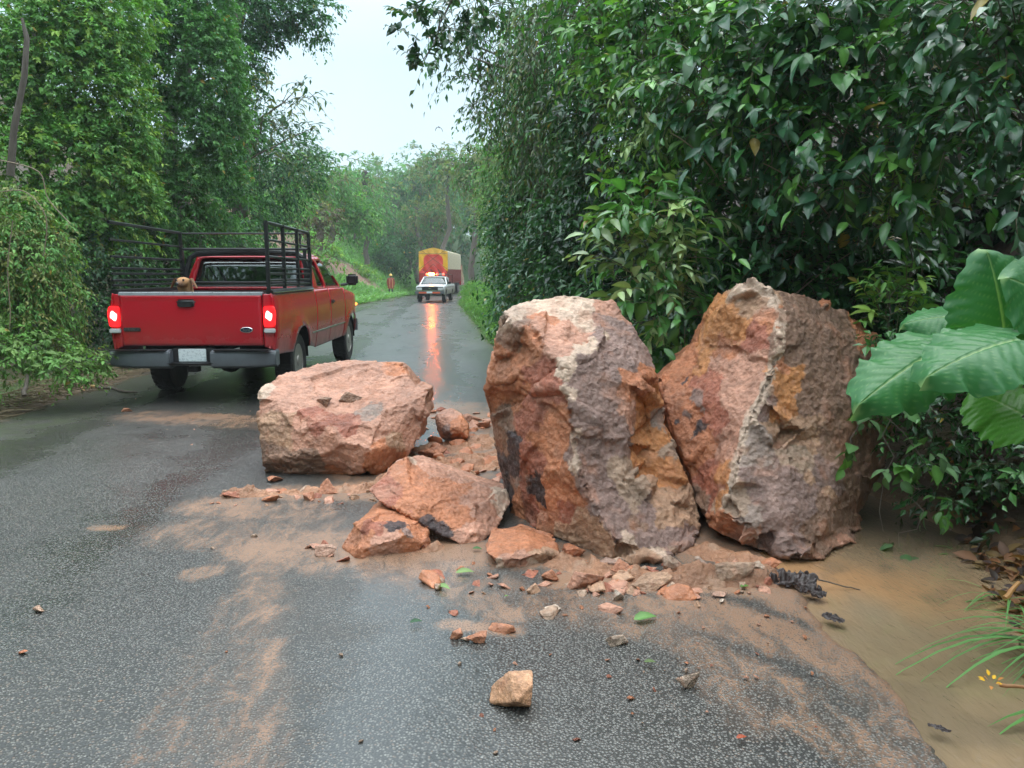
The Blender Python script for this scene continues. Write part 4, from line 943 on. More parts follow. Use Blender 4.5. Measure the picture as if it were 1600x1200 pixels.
for s in (1, -1):
    st_ = empty('seat', (s * .38, 3.0, 0), None, None); st_.parent = T
    b = MB(); b.box((0, 0, 1.18), (.5, .14, .62), 0, R(10)); b.build('seat_back', M['cloth'], st_, bevel=.05, seg=3)
    b = MB(); b.box((0, -.06, 1.58), (.27, .10, .17), 0, R(6)); b.build('headrest', M['cloth'], st_, bevel=.04, seg=3)
# stake rack: moves with the truck
rk = empty('cargo_rack', (0, 0, 0), None, None); rk.parent = T
RZ = [2.19, 1.985, 1.785, 1.645, 1.58, 1.50, 1.44]
def rkz(z, y_): return z - .035 * y_ / 2 * (z - 1.36)
for s in (1, -1):
    b = MB()
    for z_ in RZ: b.tube([(s * .93, .0, z_), (s * .93, 2.06, rkz(z_, 2.06))], .0145, 6)
    b.tube([(s * .93, .0, RZ[0]), (s * .93, 2.06, rkz(RZ[0], 2.06))], .021, 6)
    b.build('side_rails', M['blk'], rk, smooth=True)
    for y_ in ((.02, .72, 1.40, 2.06) if s > 0 else (2.06,)):
        b = MB(); b.box((s * .93, y_, (1.37 + rkz(RZ[0], y_)) / 2 + .01), (.042, .042, rkz(RZ[0], y_) - 1.35)); b.build('post', M['blk'], rk, bevel=.004)
b = MB()
for z_, r_ in ((2.155, .014), (1.93, .02), (1.45, .014), (1.40, .012)): b.tube([(-.93, 2.08, z_), (.93, 2.08, z_)], r_, 8)
b.build('headboard_rails', M['blk'], rk, smooth=True)
b = MB(); b.tube([(-.90, 2.10, 1.37), (-.89, 2.11, 1.60), (-.83, 2.13, 1.80), (-.74, 2.14, 1.865), (0, 2.14, 1.885), (.74, 2.14, 1.865), (.83, 2.13, 1.80), (.89, 2.11, 1.60), (.90, 2.10, 1.37)], .042, 8); b.build('headboard_hoop', M['blk'], rk, smooth=True)
for x_ in (-.93, .86, .93): MB().box((x_, 2.085, 1.66), (.05, .04, .56)).build('headboard_post', M['blk'], rk, bevel=.006)
for x_ in (.74, .80): MB().box((x_, 2.085, 2.04), (.022, .022, .24)).build('short_post', M['blk'], rk)

# people in the cab
skinm = simple('brown_skin', (.26, .13, .08), .5); hair = simple('black_hair', (.012, .010, .009), .7, bump=.004)
def seated(x_, y_, shirt, label, s_=1):
    o = skin('person', [(0, 0, 1.02, .16), (0, 0, 1.2, (.17, .12)), (0, .02, 1.38, (.19, .11)), (0, .03, 1.47, .06), (0, .05, 1.56, .055), (0, .06, 1.64, (.085, .1)), (0, .05, 1.73, (.07, .085)),
                       (.19, .03, 1.37, .06), (.25, .12, 1.2, .05), (.2, .36, 1.18, .04), (.17, .44, 1.22, .04), (-.19, .03, 1.37, .06), (-.25, .12, 1.2, .05), (-.2, .36, 1.18, .04), (-.17, .44, 1.22, .04),
                       (.12, .3, .98, .09), (.13, .5, .8, .07), (-.12, .3, .98, .09), (-.13, .5, .8, .07)],
             [(0, 1), (1, 2), (2, 3), (3, 4), (4, 5), (5, 6), (2, 7), (7, 8), (8, 9), (9, 10), (2, 11), (11, 12), (12, 13), (13, 14), (0, 15), (15, 16), (0, 17), (17, 18)])
    co = np.empty(len(o.vertices) * 3, np.float32); o.vertices.foreach_get('co', co); co = co.reshape(-1, 3)
    c_ = np.where(co[:, 2:3] > 1.47, np.array([[.26, .13, .08]]), np.array([shirt])); set_col(o, c_)
    e_ = T.matrix_basis @ Vector((x_, y_, 0)); ob = link('person', o, attrmat, None); ob.location = e_
    tag(ob, label, 'person')
    b = MB(); b.loft([[(.098 * k * math.cos(q), .035 + .11 * k * math.sin(q), z_) for q in np.linspace(0, 6.283, 16, endpoint=False)] for z_, k in ((1.60, .8), (1.66, 1.0), (1.73, 1.0), (1.79, .75), (1.81, .3))]); b.build('hair', hair, ob, smooth=True)
n = NT('clothing'); n.set(base=n.attr(), rough=.8); attrmat = n.m
seated(-.38, 3.12, (.05, .06, .09), 'driver with dark hair seen through the red pickup rear window')
seated(.36, 3.12, (.55, .55, .52), 'passenger in a pale shirt beside the driver of the red pickup')

# dog in the bed
me = skin('dog', [(0, .42, .98, (.13, .15)), (0, .22, 1.06, (.13, .15)), (0, .08, 1.2, (.10, .11)), (0, .03, 1.34, (.085, .09)), (0, .0, 1.425, (.105, .095)), (0, -.06, 1.45, (.085, .075)), (0, -.13, 1.418, (.046, .042)), (0, -.19, 1.41, (.036, .032)),
                  (0, .6, .98, (.11, .13)), (0, .72, .94, .05), (0, .85, 1.0, .03), (0, .95, 1.1, .015),
                  (.08, .12, 1.0, .05), (.08, .10, .9, .04), (.08, .08, .84, .035), (-.08, .12, 1.0, .05), (-.08, .10, .9, .04), (-.08, .08, .84, .035), (.09, .62, .9, .06), (.09, .66, .84, .035), (-.09, .62, .9, .06), (-.09, .66, .84, .035)],
          [(0, 1), (1, 2), (2, 3), (3, 4), (4, 5), (5, 6), (6, 7), (0, 8), (8, 9), (9, 10), (10, 11), (1, 12), (12, 13), (13, 14), (1, 15), (15, 16), (16, 17), (8, 18), (18, 19), (8, 20), (20, 21)])
co = np.empty(len(me.vertices) * 3, np.float32); me.vertices.foreach_get('co', co); co = co.reshape(-1, 3)
c_ = np.tile(np.array([.40, .21, .09]), (len(co), 1)); c_ = blend(c_, np.array([.16, .085, .05]), sstep(-co[:, 1], .10, .17)); c_ = blend(c_, np.array([.48, .34, .22]), sstep(1.36 - co[:, 2], 0, .1) * (co[:, 1] < .2)); c_ *= (1 + .3 * fbm(co * 22, 3, 5))[:, None]
set_col(me, c_)
n = NT('dog_fur'); oc = n.objc(); n.set(base=n.attr(), rough=.9, norm=n.bump(n.noise(160, 4, .7, n.scale(oc, (1, 1, .3))), .8, .006)); furm = n.m
D = link('dog', me, furm); D.location = T.matrix_basis @ Vector((-.185, .28, 0.035)); D.scale = (1.05, 1.0, 1.0)
tag(D, 'tan dog with floppy ears looking back over the red tailgate', 'dog')
furd = simple('dark_tan_fur', (.20, .10, .05), .9, bump=.005)
for s in (1, -1):
    b = MB(); b.loft([[(s * (.088 + t * .062) + s * .012 * math.cos(q), -.02 + .045 * (1 - .5 * t) * math.sin(q), 1.488 - t * .10 - .02 * t * t) for q in np.linspace(0, 6.283, 10, endpoint=False)] for t in (0, .3, .6, .85, 1)]); b.build('ear', furd, D, smooth=True)
    b = MB(); b.lathe([(.002, -.012), (.012, -.008), (.014, 0), (.01, .01)], (s * .042, -.128, 1.468), 'y', 10); b.build('eye', M['blk'], D, smooth=True)
b = MB(); b.lathe([(.004, -.02), (.019, -.014), (.022, 0), (.015, .012)], (0, -.222, 1.42), 'y', 12); b.build('nose', M['blk'], D, smooth=True)

# ------------------------------------------------------------------ white pickup with beacon bar (faces the camera)
zc = float(zroad(43.0)) - .0
Wp = empty('pickup_truck', (-4.62, 43.5, zc), 'small white pickup truck with orange beacons facing the camera', 'pickup truck', rz=R(-3))
def hw2(y, z): return np.interp(z, [.4, .6, .8, .95], [.78, .82, .83, .80]) - .06 * max(0, (.5 - y) / .5) ** 2
A2 = [(.75, .33), (3.55, .33)]
def arch2(c): return [(c[0] + .40 * math.cos(q), c[1] + .40 * math.sin(q)) for q in np.linspace(math.pi - .25, .25, 11)]
side = [(.05, .45)] + arch2(A2[0]) + arch2(A2[1]) + [(4.6, .45), (4.6, .98), (2.9, .98), (1.35, .98), (.25, .90), (.05, .86)]
for s in (1, -1):
    panel('body_side', side, lambda a, b_, s=s: (s * hw2(a, b_), a, b_), M['white'], Wp, st=.12)
    for c in A2: wheel(Wp, (s * .70, c[0], .33), .33, .2, out=s, rim=M['steel'], holes=5)
    b = MB(); b.box((s * .93, 1.45, 1.08), (.16, .08, .13)); b.build('mirror', M['blk'], Wp, bevel=.02)
    hl = MB(); hl.box((s * .60, .03, .76), (.30, .05, .15)); hl.build('headlight', M['clear'], Wp, bevel=.01)
    panel('side_window', [(1.55, 1.0), (2.35, 1.0), (2.30, 1.38), (1.85, 1.38)], lambda a, b_, s=s: (s * (.775 - .13 * (b_ - 1) / .4 + .012), a, b_), M['glass'], Wp, st=.2, thick=.006)
panel('hood', [(-.80, .08), (.80, .08), (.80, 1.30), (-.80, 1.30)], lambda a, b_: (a, b_, .86 + .13 * (b_ / 1.3) ** .7 + .02 * (1 - (a / .8) ** 2)), M['white'], Wp, st=.15)
b = MB(); b.box((0, 2.0, .62), (1.52, 3.9, .34)); b.box((0, .2, .66), (1.44, .2, .40)); b.build('underbody', M['dark'], Wp)
b = MB(); b.box((0, .02, .77), (.86, .05, .15)); b.build('grille', M['dark'], Wp, bevel=.01)
MB().box((0, -.012, .78), (.15, .02, .05)).build('grille_badge', M['chr'], Wp, bevel=.006)
b = MB(); b.box((0, -.06, .56), (1.66, .14, .17)); b.build('front_bumper', M['plas'], Wp, bevel=.03)
b = MB(); b.box((0, -.05, .665), (1.62, .10, .03)); b.build('bumper_chrome', M['chr'], Wp)
MB().box((0, -.14, .55), (1.20, .02, .09)).build('orange_band', simple('reflective_orange', (.62, .10, .03), .4), Wp, bevel=.004)
MB().box((0, -.155, .57), (.32, .01, .10)).build('licence_plate', M['plate'], Wp)
panel('windscreen', rounded([(-.72, 1.01), (.72, 1.01), (.58, 1.38), (-.58, 1.38)], .04), lambda a, b_: (a, 1.30 + (b_ - 1.0) * 1.25 + .0, b_), M['glass'], Wp, st=.2, thick=.006)
b = MB()
for s in (1, -1):
    b.tube([(s * .78, 1.28, .98), (s * .62, 1.82, 1.40)], .035, 6); b.tube([(s * .76, 2.55, .98), (s * .62, 2.45, 1.42)], .05, 6)
b.loft([[(-.63, y_, 1.39), (-.6, y_, 1.44), (0, y_, 1.46), (.6, y_, 1.44), (.63, y_, 1.39)] for y_ in (1.78, 1.9, 2.3, 2.48)]); b.box((0, 2.58, 1.17), (1.44, .05, .40)); b.build('cab_frame', M['white'], Wp, bevel=.01)
b = MB(); b.box((0, 2.3, 1.0), (1.35, .5, .5)); b.build('bench_seat', M['cloth'], Wp, bevel=.05)
b = MB(); b.box((0, 3.65, .70), (1.5, 1.9, .04)); b.box((0, 4.6, .82), (1.56, .04, .34)); b.build('cargo_bed', M['white'], Wp)
lb = empty('beacon_bar', (0, 2.0, 1.46), None, None); lb.parent = Wp
MB().box((0, 0, .03), (1.15, .22, .05)).build('bar_base', M['blk'], lb, bevel=.01)
bea = simple('lit_amber_beacon', (1.0, .16, .02), .2, es=160, var=.03); beb = simple('amber_beacon', (1.0, .10, .06), .2, es=2.2)
b = MB(); b.box((-.22, 0, .12), (.34, .18, .12)); b.build('lit_beacon', bea, lb, bevel=.03)
for x_ in (-.5, .12, .5): MB().lathe([(.06, 0), (.065, .05), (.05, .11), (.01, .13)], (x_, 0, .055), 'z', 14).build('beacon', beb, lb, smooth=True)
b = MB()
for s in (1, -1): b.tube([(s * .68, 2.75, .98), (s * .68, 2.75, 1.55), (s * .68, 4.5, 1.55), (s * .68, 4.5, .98)], .02, 6)
b.tube([(-.68, 2.75, 1.55), (.68, 2.75, 1.55)], .02, 6); b.tube([(-.68, 2.75, 1.3), (.68, 2.75, 1.3)], .02, 6); b.build('cargo_rack', M['blk'], Wp)
o = None
# ------------------------------------------------------------------ tarpaulin trailer truck
zt = float(zroad(67.0))
Tr = empty('cargo_truck', (-6.78, 67, zt), 'big cargo truck with yellow and red tarpaulin and dark red sides', 'truck', rz=R(-1.5))
def gable(x_): return 3.80 + .34 * (1 - abs(x_) / 1.25) ** .8
def tarpf(a, b_):
    fold = .05 * math.sin(a * 9 + b_ * 3) * (1 - .4 * abs(a)) + .06 * abs(math.sin((a + (b_ - 1.9) * .6) * 5)) + .04 * abs(math.sin((a - (b_ - 1.9) * .6) * 5))
    return (a, -fold * .8 + .02, b_)
tp = panel('rear_tarpaulin', [(-1.25, 1.95), (1.25, 1.95), (1.25, 3.8), (.6, 4.0), (0, 4.14), (-.6, 4.0), (-1.25, 3.8)], tarpf, None, Tr, st=.06, thick=0)
me = tp.data; co = np.empty(len(me.vertices) * 3, np.float32); me.vertices.foreach_get('co', co); co = co.reshape(-1, 3); ax, az = np.abs(co[:, 0]), co[:, 2]
yel = np.array([.95, .50, .015]); rd_ = np.array([.80, .05, .035]); c_ = np.tile(yel, (len(co), 1))
blob = ((ax / .86) ** 2.6 + (np.abs(az - 2.95) / .66) ** 2.6 < 1) | ((az < 2.75) & (ax < .62 + (2.75 - az) * .9)) | (az < 2.12)
c_[blob] = rd_; dmd = (np.abs(co[:, 0] - .0) / .62 + np.abs(az - 2.95) / .52 < 1); c_[dmd] = np.array([.78, .10, .07])
c_[(az > 3.55)] = np.array([.82, .46, .06]); set_col(me, c_)
n = NT('tarpaulin'); n.set(base=n.attr(), rough=.42); me.materials.clear(); me.materials.append(n.m)
b = MB()
for p_, q_ in (((-1.22, 2.3), (1.0, 3.9)), ((1.22, 2.3), (-1.0, 3.9)), ((-1.24, 3.62), (1.24, 3.62)), ((-.7, 2.0), (0, 2.75)), ((.7, 2.0), (0, 2.75))): b.tube([(p_[0], -.16, p_[1]), (q_[0], -.16, q_[1])], .014, 5)
b.build('rope', simple('dark_rope', (.12, .05, .03), .8), Tr)
b = MB(); b.loft([[(x_, y_, gable(x_) - (.04 if k % 2 else 0)) for x_ in (-1.25, -.9, -.5, 0, .5, .9, 1.25)] + [(1.27, y_, 3.4), (1.26, y_, 2.3), (-1.26, y_, 2.3), (-1.27, y_, 3.4)] for k, y_ in enumerate(np.arange(.06, 12.2, .75))])
b.build('side_tarpaulin', simple('grey_tarpaulin', (.50, .45, .30), .5), Tr, smooth=False)
b = MB(); b.box((0, 6.1, 1.72), (2.5, 12.2, 1.12)); b.box((0, 6.1, 1.12), (2.3, 12.2, .14))
for k in range(17):
    for s in (1, -1): b.box((s * 1.262, .1 + k * .75, 1.72), (.05, .09, 1.14))
b.build('cargo_body', simple('dark_red_truck_body', (.22, .025, .02), .45), Tr)
b = MB(); b.box((0, -.03, 1.55), (2.4, .05, .75)); b.build('tailboard', simple('red_tailboard', (.48, .03, .02), .4), Tr, bevel=.01)
MB().box((.70, -.08, 1.72), (.5, .04, .42)).build('white_placard', simple('white_board', (.72, .72, .70), .5), Tr, bevel=.01)
b = MB(); b.box((0, -.06, .75), (2.4, .12, .14)); b.build('rear_bumper', M['white'], Tr, bevel=.01)
for s in (1, -1): MB().box((s * 1.0, -.1, 1.02), (.26, .06, .16)).build('taillight', M['lamp'], Tr, bevel=.01)
for s in (1, -1):
    MB().box((s * .95, .25, .55), (.6, .02, .6)).build('mudflap', M['rub'], Tr)
    for y_ in (.95, 2.2, 9.4, 10.6):
        for dx in (.82, 1.1): wheel(Tr, (s * dx, y_, .5), .5, .25, out=s, holes=8)
b = MB(); b.box((0, 6, .95), (.9, 12, .25)); b.build('chassis', M['dark'], Tr)
cb = empty('truck_cab', (0, 13.2, 0), None, None); cb.parent = Tr
b = MB(); b.loft([[(-1.15, y_, .7), (-1.2, y_, z1), (-1.0, y_, z1 + .12), (1.0, y_, z1 + .12), (1.2, y_, z1), (1.15, y_, .7)] for y_, z1 in ((0, 2.7), (1.4, 2.75), (1.7, 1.9), (3.2, 1.7), (3.3, 1.2))]); b.build('cab_shell', M['red'], cb, bevel=.03)

# ------------------------------------------------------------------ person beside the road
px_ = P(611, 463, 63); gz = float(Hgt(np.array([px_.x]), np.array([px_.y]))[0])
me = skin('person', [(0, 0, .92, (.16, .12)), (0, 0, 1.1, (.15, .11)), (0, .01, 1.32, (.2, .12)), (0, .01, 1.45, .055), (0, -.02, 1.54, (.08, .09)), (0, -.02, 1.64, (.075, .085)),
                     (.22, 0, 1.36, .07), (.29, .02, 1.1, .06), (.27, -.1, .88, .045), (.26, -.13, .80, .04), (-.22, 0, 1.36, .07), (-.28, .02, 1.1, .06), (-.27, -.06, .86, .045), (-.26, -.08, .78, .04),
                     (.1, 0, .86, .1), (.11, .02, .5, .075), (.12, .03, .1, .055), (.13, -.1, .04, .045), (-.1, 0, .86, .1), (-.12, -.04, .5, .075), (-.13, -.02, .1, .055), (-.14, -.14, .04, .045)],
          [(0, 1), (1, 2), (2, 3), (3, 4), (4, 5), (2, 6), (6, 7), (7, 8), (8, 9), (2, 10), (10, 11), (11, 12), (12, 13), (0, 14), (14, 15), (15, 16), (16, 17), (0, 18), (18, 19), (19, 20), (20, 21)])
co = np.empty(len(me.vertices) * 3, np.float32); me.vertices.foreach_get('co', co); co = co.reshape(-1, 3)
c_ = np.tile(np.array([.26, .13, .08]), (len(co), 1)); c_[(co[:, 2] < 1.46)] = (.30, .06, .035); c_[(co[:, 2] < .55)] = (.05, .05, .06); c_[(co[:, 2] < .14)] = (.3, .32, .3); c_[(co[:, 2] < .84) & (np.abs(co[:, 0]) > .22)] = (.26, .13, .08); set_col(me, c_)
pe = link('person', me, attrmat); pe.location = (px_.x, px_.y, gz + .02); pe.rotation_euler = (0, 0, R(15)); tag(pe, 'road worker in a rust-red raincoat and yellow helmet standing on the verge', 'person')
b = MB(); b.lathe([(.15, 0), (.125, .02), (.115, .08), (.07, .14), (.01, .16)], (0, -.02, 1.62), 'z', 16); b.build('helmet', simple('yellow_helmet', (.85, .55, .12), .35), pe, smooth=True)
b = MB(); b.loft([[(rx_ * math.cos(q) , rx_ * .62 * math.sin(q), z_) for q in np.linspace(0, 6.283, 18, endpoint=False)] for z_, rx_ in ((1.44, .11), (1.36, .21), (1.1, .24), (.8, .25), (.6, .27))]); b.build('raincoat', simple('rust_raincoat', (.34, .055, .03), .4), pe, smooth=True)
b = MB(); b.box((.13, -.205, 1.0), (.04, .012, .7)); b.box((-.1, -.205, 1.0), (.03, .012, .7)); b.build('reflective_strip', simple('reflective_strip', (.75, .45, .2), .3), pe)

# bird
bp = P(686, 199, 30); me = bpy.data.meshes.new('bird')
b = MB(); b.tube([(0, .1, 0), (0, .05, .01), (0, -.02, .0), (0, -.09, -.005)], [.006, .022, .026, .006], 8)
for s in (1, -1):
    b.loft([[(s * x_, y0, z_), (s * x_, (y0 + y1) / 2, z_ + .006), (s * x_, y1, z_), (s * x_, (y0 + y1) / 2, z_ - .002)] for x_, y0, y1, z_ in ((.015, .05, -.04, .01), (.08, .055, -.035, -.01), (.13, .02, -.05, -.07), (.15, -.02, -.05, -.15))])
b.box((0, -.12, 0), (.04, .08, .006)); ob = b.build('bird', simple('dark_bird', (.05, .05, .055), .8), None, smooth=True); ob.location = bp; ob.rotation_euler = (R(20), 0, R(30)); tag(ob, 'small dark bird with drooping wings flying in the open sky', 'bird')
# ------------------------------------------------------------------ foliage kit
def leaf_mat(name, rough=.38, trans=.25, spec=.5, var=.3, sc=40):
    n = NT(name); n.t.nodes.remove(n.b); b = n.n('ShaderNodeBsdfPrincipled'); n.b = b
    pc = n.pos(); c = n.mix(.5, n.attr(), n.mix(n.noise(sc, 3, .6, pc), (1 - var,) * 3, (1 + var,) * 3), 'MULTIPLY')
    bl = n.mix(.5, c, n.mix(n.noise(1.3, 2, .5, pc), (.65, .72, .8), (1.35, 1.28, 1.1)), 'MULTIPLY')
    n.t.links.new(bl, b.inputs['Base Color']); b.inputs['Roughness'].default_value = rough; b.inputs['Specular IOR Level'].default_value = spec
    tr = n.n('ShaderNodeBsdfTranslucent'); tb = n.mix(1.0, bl, (1.3, 1.5, .6), 'MULTIPLY'); n.t.links.new(tb, tr.inputs[0])
    ms = n.n('ShaderNodeMixShader'); ms.inputs[0].default_value = trans
    n.l(b, ms, 0, 1); n.l(tr, ms, 0, 2); n.l(ms, n.out); return n.m
LM = leaf_mat('glossy_leaf', .26, .22, .6); LM2 = leaf_mat('soft_leaf', .5, .3, .35, sc=20); LF = leaf_mat('distant_leaf', .6, .3, .25, sc=3)
n = NT('bark'); oc = n.objc(); n.set(base=n.mix(n.noise(9, 6, .7, n.scale(oc, (3, 3, .7))), (.045, .035, .028), (.20, .17, .14)), rough=.8, norm=n.bump(n.noise(20, 6, .7, n.scale(oc, (3, 3, .6))), .9, .02)); BARK = n.m
STEM = simple('green_brown_stem', (.09, .085, .035), .6)

TN_V = np.array([(0, 0, 0), (-.36, .16, .06), (0, .18, 0), (.36, .16, .06), (-.5, .40, .10), (0, .42, .0), (.5, .40, .10), (-.36, .70, .03), (0, .70, -.03), (.36, .70, .03), (0, 1.0, -.14)])
TN_F3 = np.array([(0, 2, 1), (0, 3, 2), (7, 8, 10), (8, 9, 10)]); TN_F4 = np.array([(1, 2, 5, 4), (2, 3, 6, 5), (4, 5, 8, 7), (5, 6, 9, 8)])
TM_V = np.array([(0, 0, 0), (-.5, .42, .08), (0, .45, -.02), (.5, .42, .08), (0, 1.0, -.10)]); TM_F3 = np.array([(0, 2, 1), (0, 3, 2), (1, 2, 4), (2, 3, 4)]); TM_F4 = np.zeros((0, 4), int)
TF_V = np.array([(0, 0, 0), (-.5, .5, .05), (0, 1.0, -.05), (.5, .45, .05)]); TF_F3 = np.zeros((0, 3), int); TF_F4 = np.array([(0, 3, 2, 1)])
TEMPL = {'near': (TN_V, TN_F3, TN_F4), 'mid': (TM_V, TM_F3, TM_F4), 'far': (TF_V, TF_F3, TF_F4)}
def nrm(a): return a / np.maximum(np.linalg.norm(a, axis=1, keepdims=True), 1e-9)
def leaf_arrays(Pn, D, N, L, W, C, kind):
    T_, F3, F4 = TEMPL[kind]; D = nrm(D); X = nrm(np.cross(D, N)); N = np.cross(X, D)
    k = len(T_); m = len(Pn)
    V = Pn[:, None] + X[:, None] * (T_[None, :, 0:1] * W[:, None, None]) + D[:, None] * (T_[None, :, 1:2] * L[:, None, None]) + N[:, None] * (T_[None, :, 2:3] * L[:, None, None])
    o = (np.arange(m) * k)[:, None, None]
    f3 = (F3[None] + o).reshape(-1, 3) if len(F3) else np.zeros((0, 3), int); f4 = (F4[None] + o).reshape(-1, 4) if len(F4) else np.zeros((0, 4), int)
    CC = np.repeat(C, k, 0)
    if kind == 'near': CC = CC * np.tile(np.array([1.25, .88, 1.3, .88, .88, 1.3, .88, .9, 1.25, .9, 1.0]), m)[:, None]
    return V.reshape(-1, 3), f3, f4, CC
def join(parts):
    Vs, A3, A4, Cs = [], [], [], []; o = 0
    for V, f3, f4, C in parts:
        Vs.append(V); A3.append(f3 + o); A4.append(f4 + o); Cs.append(C); o += len(V)
    return np.concatenate(Vs), [np.concatenate(A3), np.concatenate(A4)], np.concatenate(Cs)

def shoots(blobs, leafL, ratio, kind, cols, cover=3.0, k=7, shootL=.5, droop=.35, face=None, hang=.0, seed=0, up=.25, thr=-.45, clump=.55, spread=.8):
    """leaf sprays on lumpy blobs; returns leaf arrays and shoot centre lines"""
    r_ = np.random.default_rng(seed); parts = []; lines = []
    cols = np.array(cols, float)
    for (c, rad) in blobs:
        c = np.array(c, float); rad = np.array(rad if hasattr(rad, '__len__') else (rad,) * 3, float)
        area = 4 * math.pi * ((rad[0] * rad[1]) ** 1.6 / 3 + (rad[0] * rad[2]) ** 1.6 / 3 + (rad[1] * rad[2]) ** 1.6 / 3) ** (1 / 1.6)
        ns = int(area * cover / (k * leafL * leafL * ratio * .6)) + 3
        d = nrm(r_.normal(size=(int(ns * 1.9), 3)))
        lump = fbm(d * 2.1 + c * .7, 3, seed + 5)                      # light gaps and heavy clumps
        keep = r_.random(len(d)) < np.clip(clump + 1.6 * lump, .12, 1)
        if face is not None: keep &= (d @ np.array(face)) > thr
        d = d[keep][:ns]; n_ = len(d)
        if n_ == 0: continue
        depth = 1 - .42 * r_.random(n_) ** 1.6
        O = c + d * rad * (depth * (1 + .28 * fbm(d * 3.3 + c, 2, seed + 8)))[:, None]
        S = nrm(d * 1.0 + np.array([0, 0, up]) + r_.normal(size=(n_, 3)) * .45 - np.array([0, 0, hang]))
        sl_ = shootL * (.6 + .8 * r_.random(n_))
        hue = r_.random(n_); ci = r_.integers(0, len(cols), n_); bright = .75 + .5 * r_.random(n_)
        t = (np.arange(k) + .6) / k
        pos = O[:, None] + S[:, None] * (sl_[:, None] * t[None])[:, :, None]; pos[:, :, 2] -= (droop * sl_)[:, None] * t[None] ** 2
        tang = S[:, None].repeat(k, 1).copy(); tang[:, :, 2] -= 2 * droop * t[None]
        tang = nrm(tang.reshape(-1, 3)); pos = pos.reshape(-1, 3)
        a = np.tile(np.arange(k) * 2.4, n_) + np.repeat(r_.random(n_) * 6.28, k) + r_.normal(size=n_ * k) * .3
        u_ = nrm(np.cross(tang, np.array([.13, .2, 1.0]))); v_ = np.cross(u_, tang)
        sd = u_ * np.cos(a)[:, None] + v_ * np.sin(a)[:, None] * .55
        D = tang * .55 + sd * spread + np.array([0, 0, -.28 - hang * .5]) + r_.normal(size=pos.shape) * .12
        out = np.repeat(d, k, 0); N = nrm(out * .55 + np.array([0, 0, .9]) + r_.normal(size=pos.shape) * .38)
        L = leafL * (.45 + .95 * r_.random(len(pos)) ** 1.3) * np.tile(1 - .35 * (np.arange(k) / k), n_)
        yl = r_.random(len(pos)) < .008
        C = cols[np.repeat(ci, k)] * np.repeat(bright, k)[:, None] * (.85 + .3 * r_.random((len(pos), 1)))
        C[yl] = np.array([.30, .22, .05])
        parts.append(leaf_arrays(pos, D, N, L, L * ratio * (.85 + .3 * r_.random(len(pos))), C, kind)); lines.append((O - S * sl_[:, None] * .3, S, sl_, droop))
    return parts, lines
def stems_mesh(lines, r_, name, mat, parent, cap=900, seed=0):
    rr = np.random.default_rng(seed); mb_v = []; mb_f = []; cnt = 0
    O = np.concatenate([l[0] for l in lines]); S = np.concatenate([l[1] for l in lines]); SL = np.concatenate([l[2] for l in lines]); dr = lines[0][3]
    sel = rr.permutation(len(O))[:cap]; O, S, SL = O[sel], S[sel], SL[sel]; m = len(O)
    X = nrm(np.cross(S, np.array([.3, .1, 1]))); Y = np.cross(X, S); V = np.zeros((m, 4, 3, 3))
    for i, t in enumerate((0, .4, .75, 1.2)):
        p = O + S * (SL * t)[:, None]; p[:, 2] -= dr * SL * max(t - .3, 0) ** 2; q = r_ * (1.2 - .8 * t)
        for j in range(3): V[:, i, j] = p + (X * math.cos(2.09 * j) + Y * math.sin(2.09 * j)) * q
    base = (np.arange(m) * 12)[:, None]; F = []
    for i in range(3):
        for j in range(3): a, b = i * 3 + j, i * 3 + (j + 1) % 3; F.append(base + np.array([[a, b, b + 3, a + 3]]))
    me = np_mesh(name, V.reshape(-1, 3), [np.concatenate(F)]); return link(name, me, mat, parent)
def plant(name, label, cat, base, blobs, leafL, ratio, kind, cols, mat=None, group=None, trunk=None, stem_r=.005, stemcap=500, parts=('foliage', 'twig_sprays'), extra=None, **kw):
    root = empty(name, tuple(base), label, cat, group)
    ps, ln = shoots(blobs, leafL, ratio, kind, cols, **kw)
    if extra: ps += extra
    V, Fs, C = join(ps); me = np_mesh(parts[0], V, Fs, C, smooth=(kind == 'near')); link(parts[0], me, mat or LM, root)
    if stemcap: stems_mesh(ln, stem_r, parts[1], STEM, root, stemcap, kw.get('seed', 0))
    if trunk:
        b = MB()
        for pts, r0, r1 in trunk:
            pts = [Vector(p) for p in pts]; k_ = len(pts); b.tube(pts, [r0 + (r1 - r0) * i / max(1, k_ - 1) for i in range(k_)], 8)
        b.build('trunk', BARK, root, smooth=True, world=True)
    return root
def limb(a, b, wob=.15, k=6, seed=0):
    r_ = random.Random(seed); a, b = Vector(a), Vector(b); L = (b - a).length
    return [a.lerp(b, i / k) + Vector((r_.uniform(-1, 1), r_.uniform(-1, 1), r_.uniform(-.4, .4))) * wob * L * .12 * (0 if i in (0, k) else 1) for i in range(k + 1)]
def gnd(x, y): return float(Hgt(np.array([float(x)]), np.array([float(y)]))[0])
def B(u, v, Y, rx, rz=None, ry=None):
    p = P(u, v, Y); return ((p.x, p.y, p.z), (rx, ry or rx * .8, rz or rx))
def base_of(u, Y):
    x = (u - 800) / FPX * Y; return (x, Y, gnd(x, Y))

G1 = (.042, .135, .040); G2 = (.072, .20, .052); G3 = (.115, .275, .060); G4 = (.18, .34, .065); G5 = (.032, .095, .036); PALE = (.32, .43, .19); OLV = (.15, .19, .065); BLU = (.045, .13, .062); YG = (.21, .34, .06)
FR = (-.55, -.8, .25)      # the wall of plants on the right faces the road
FL = (.55, -.8, .25)

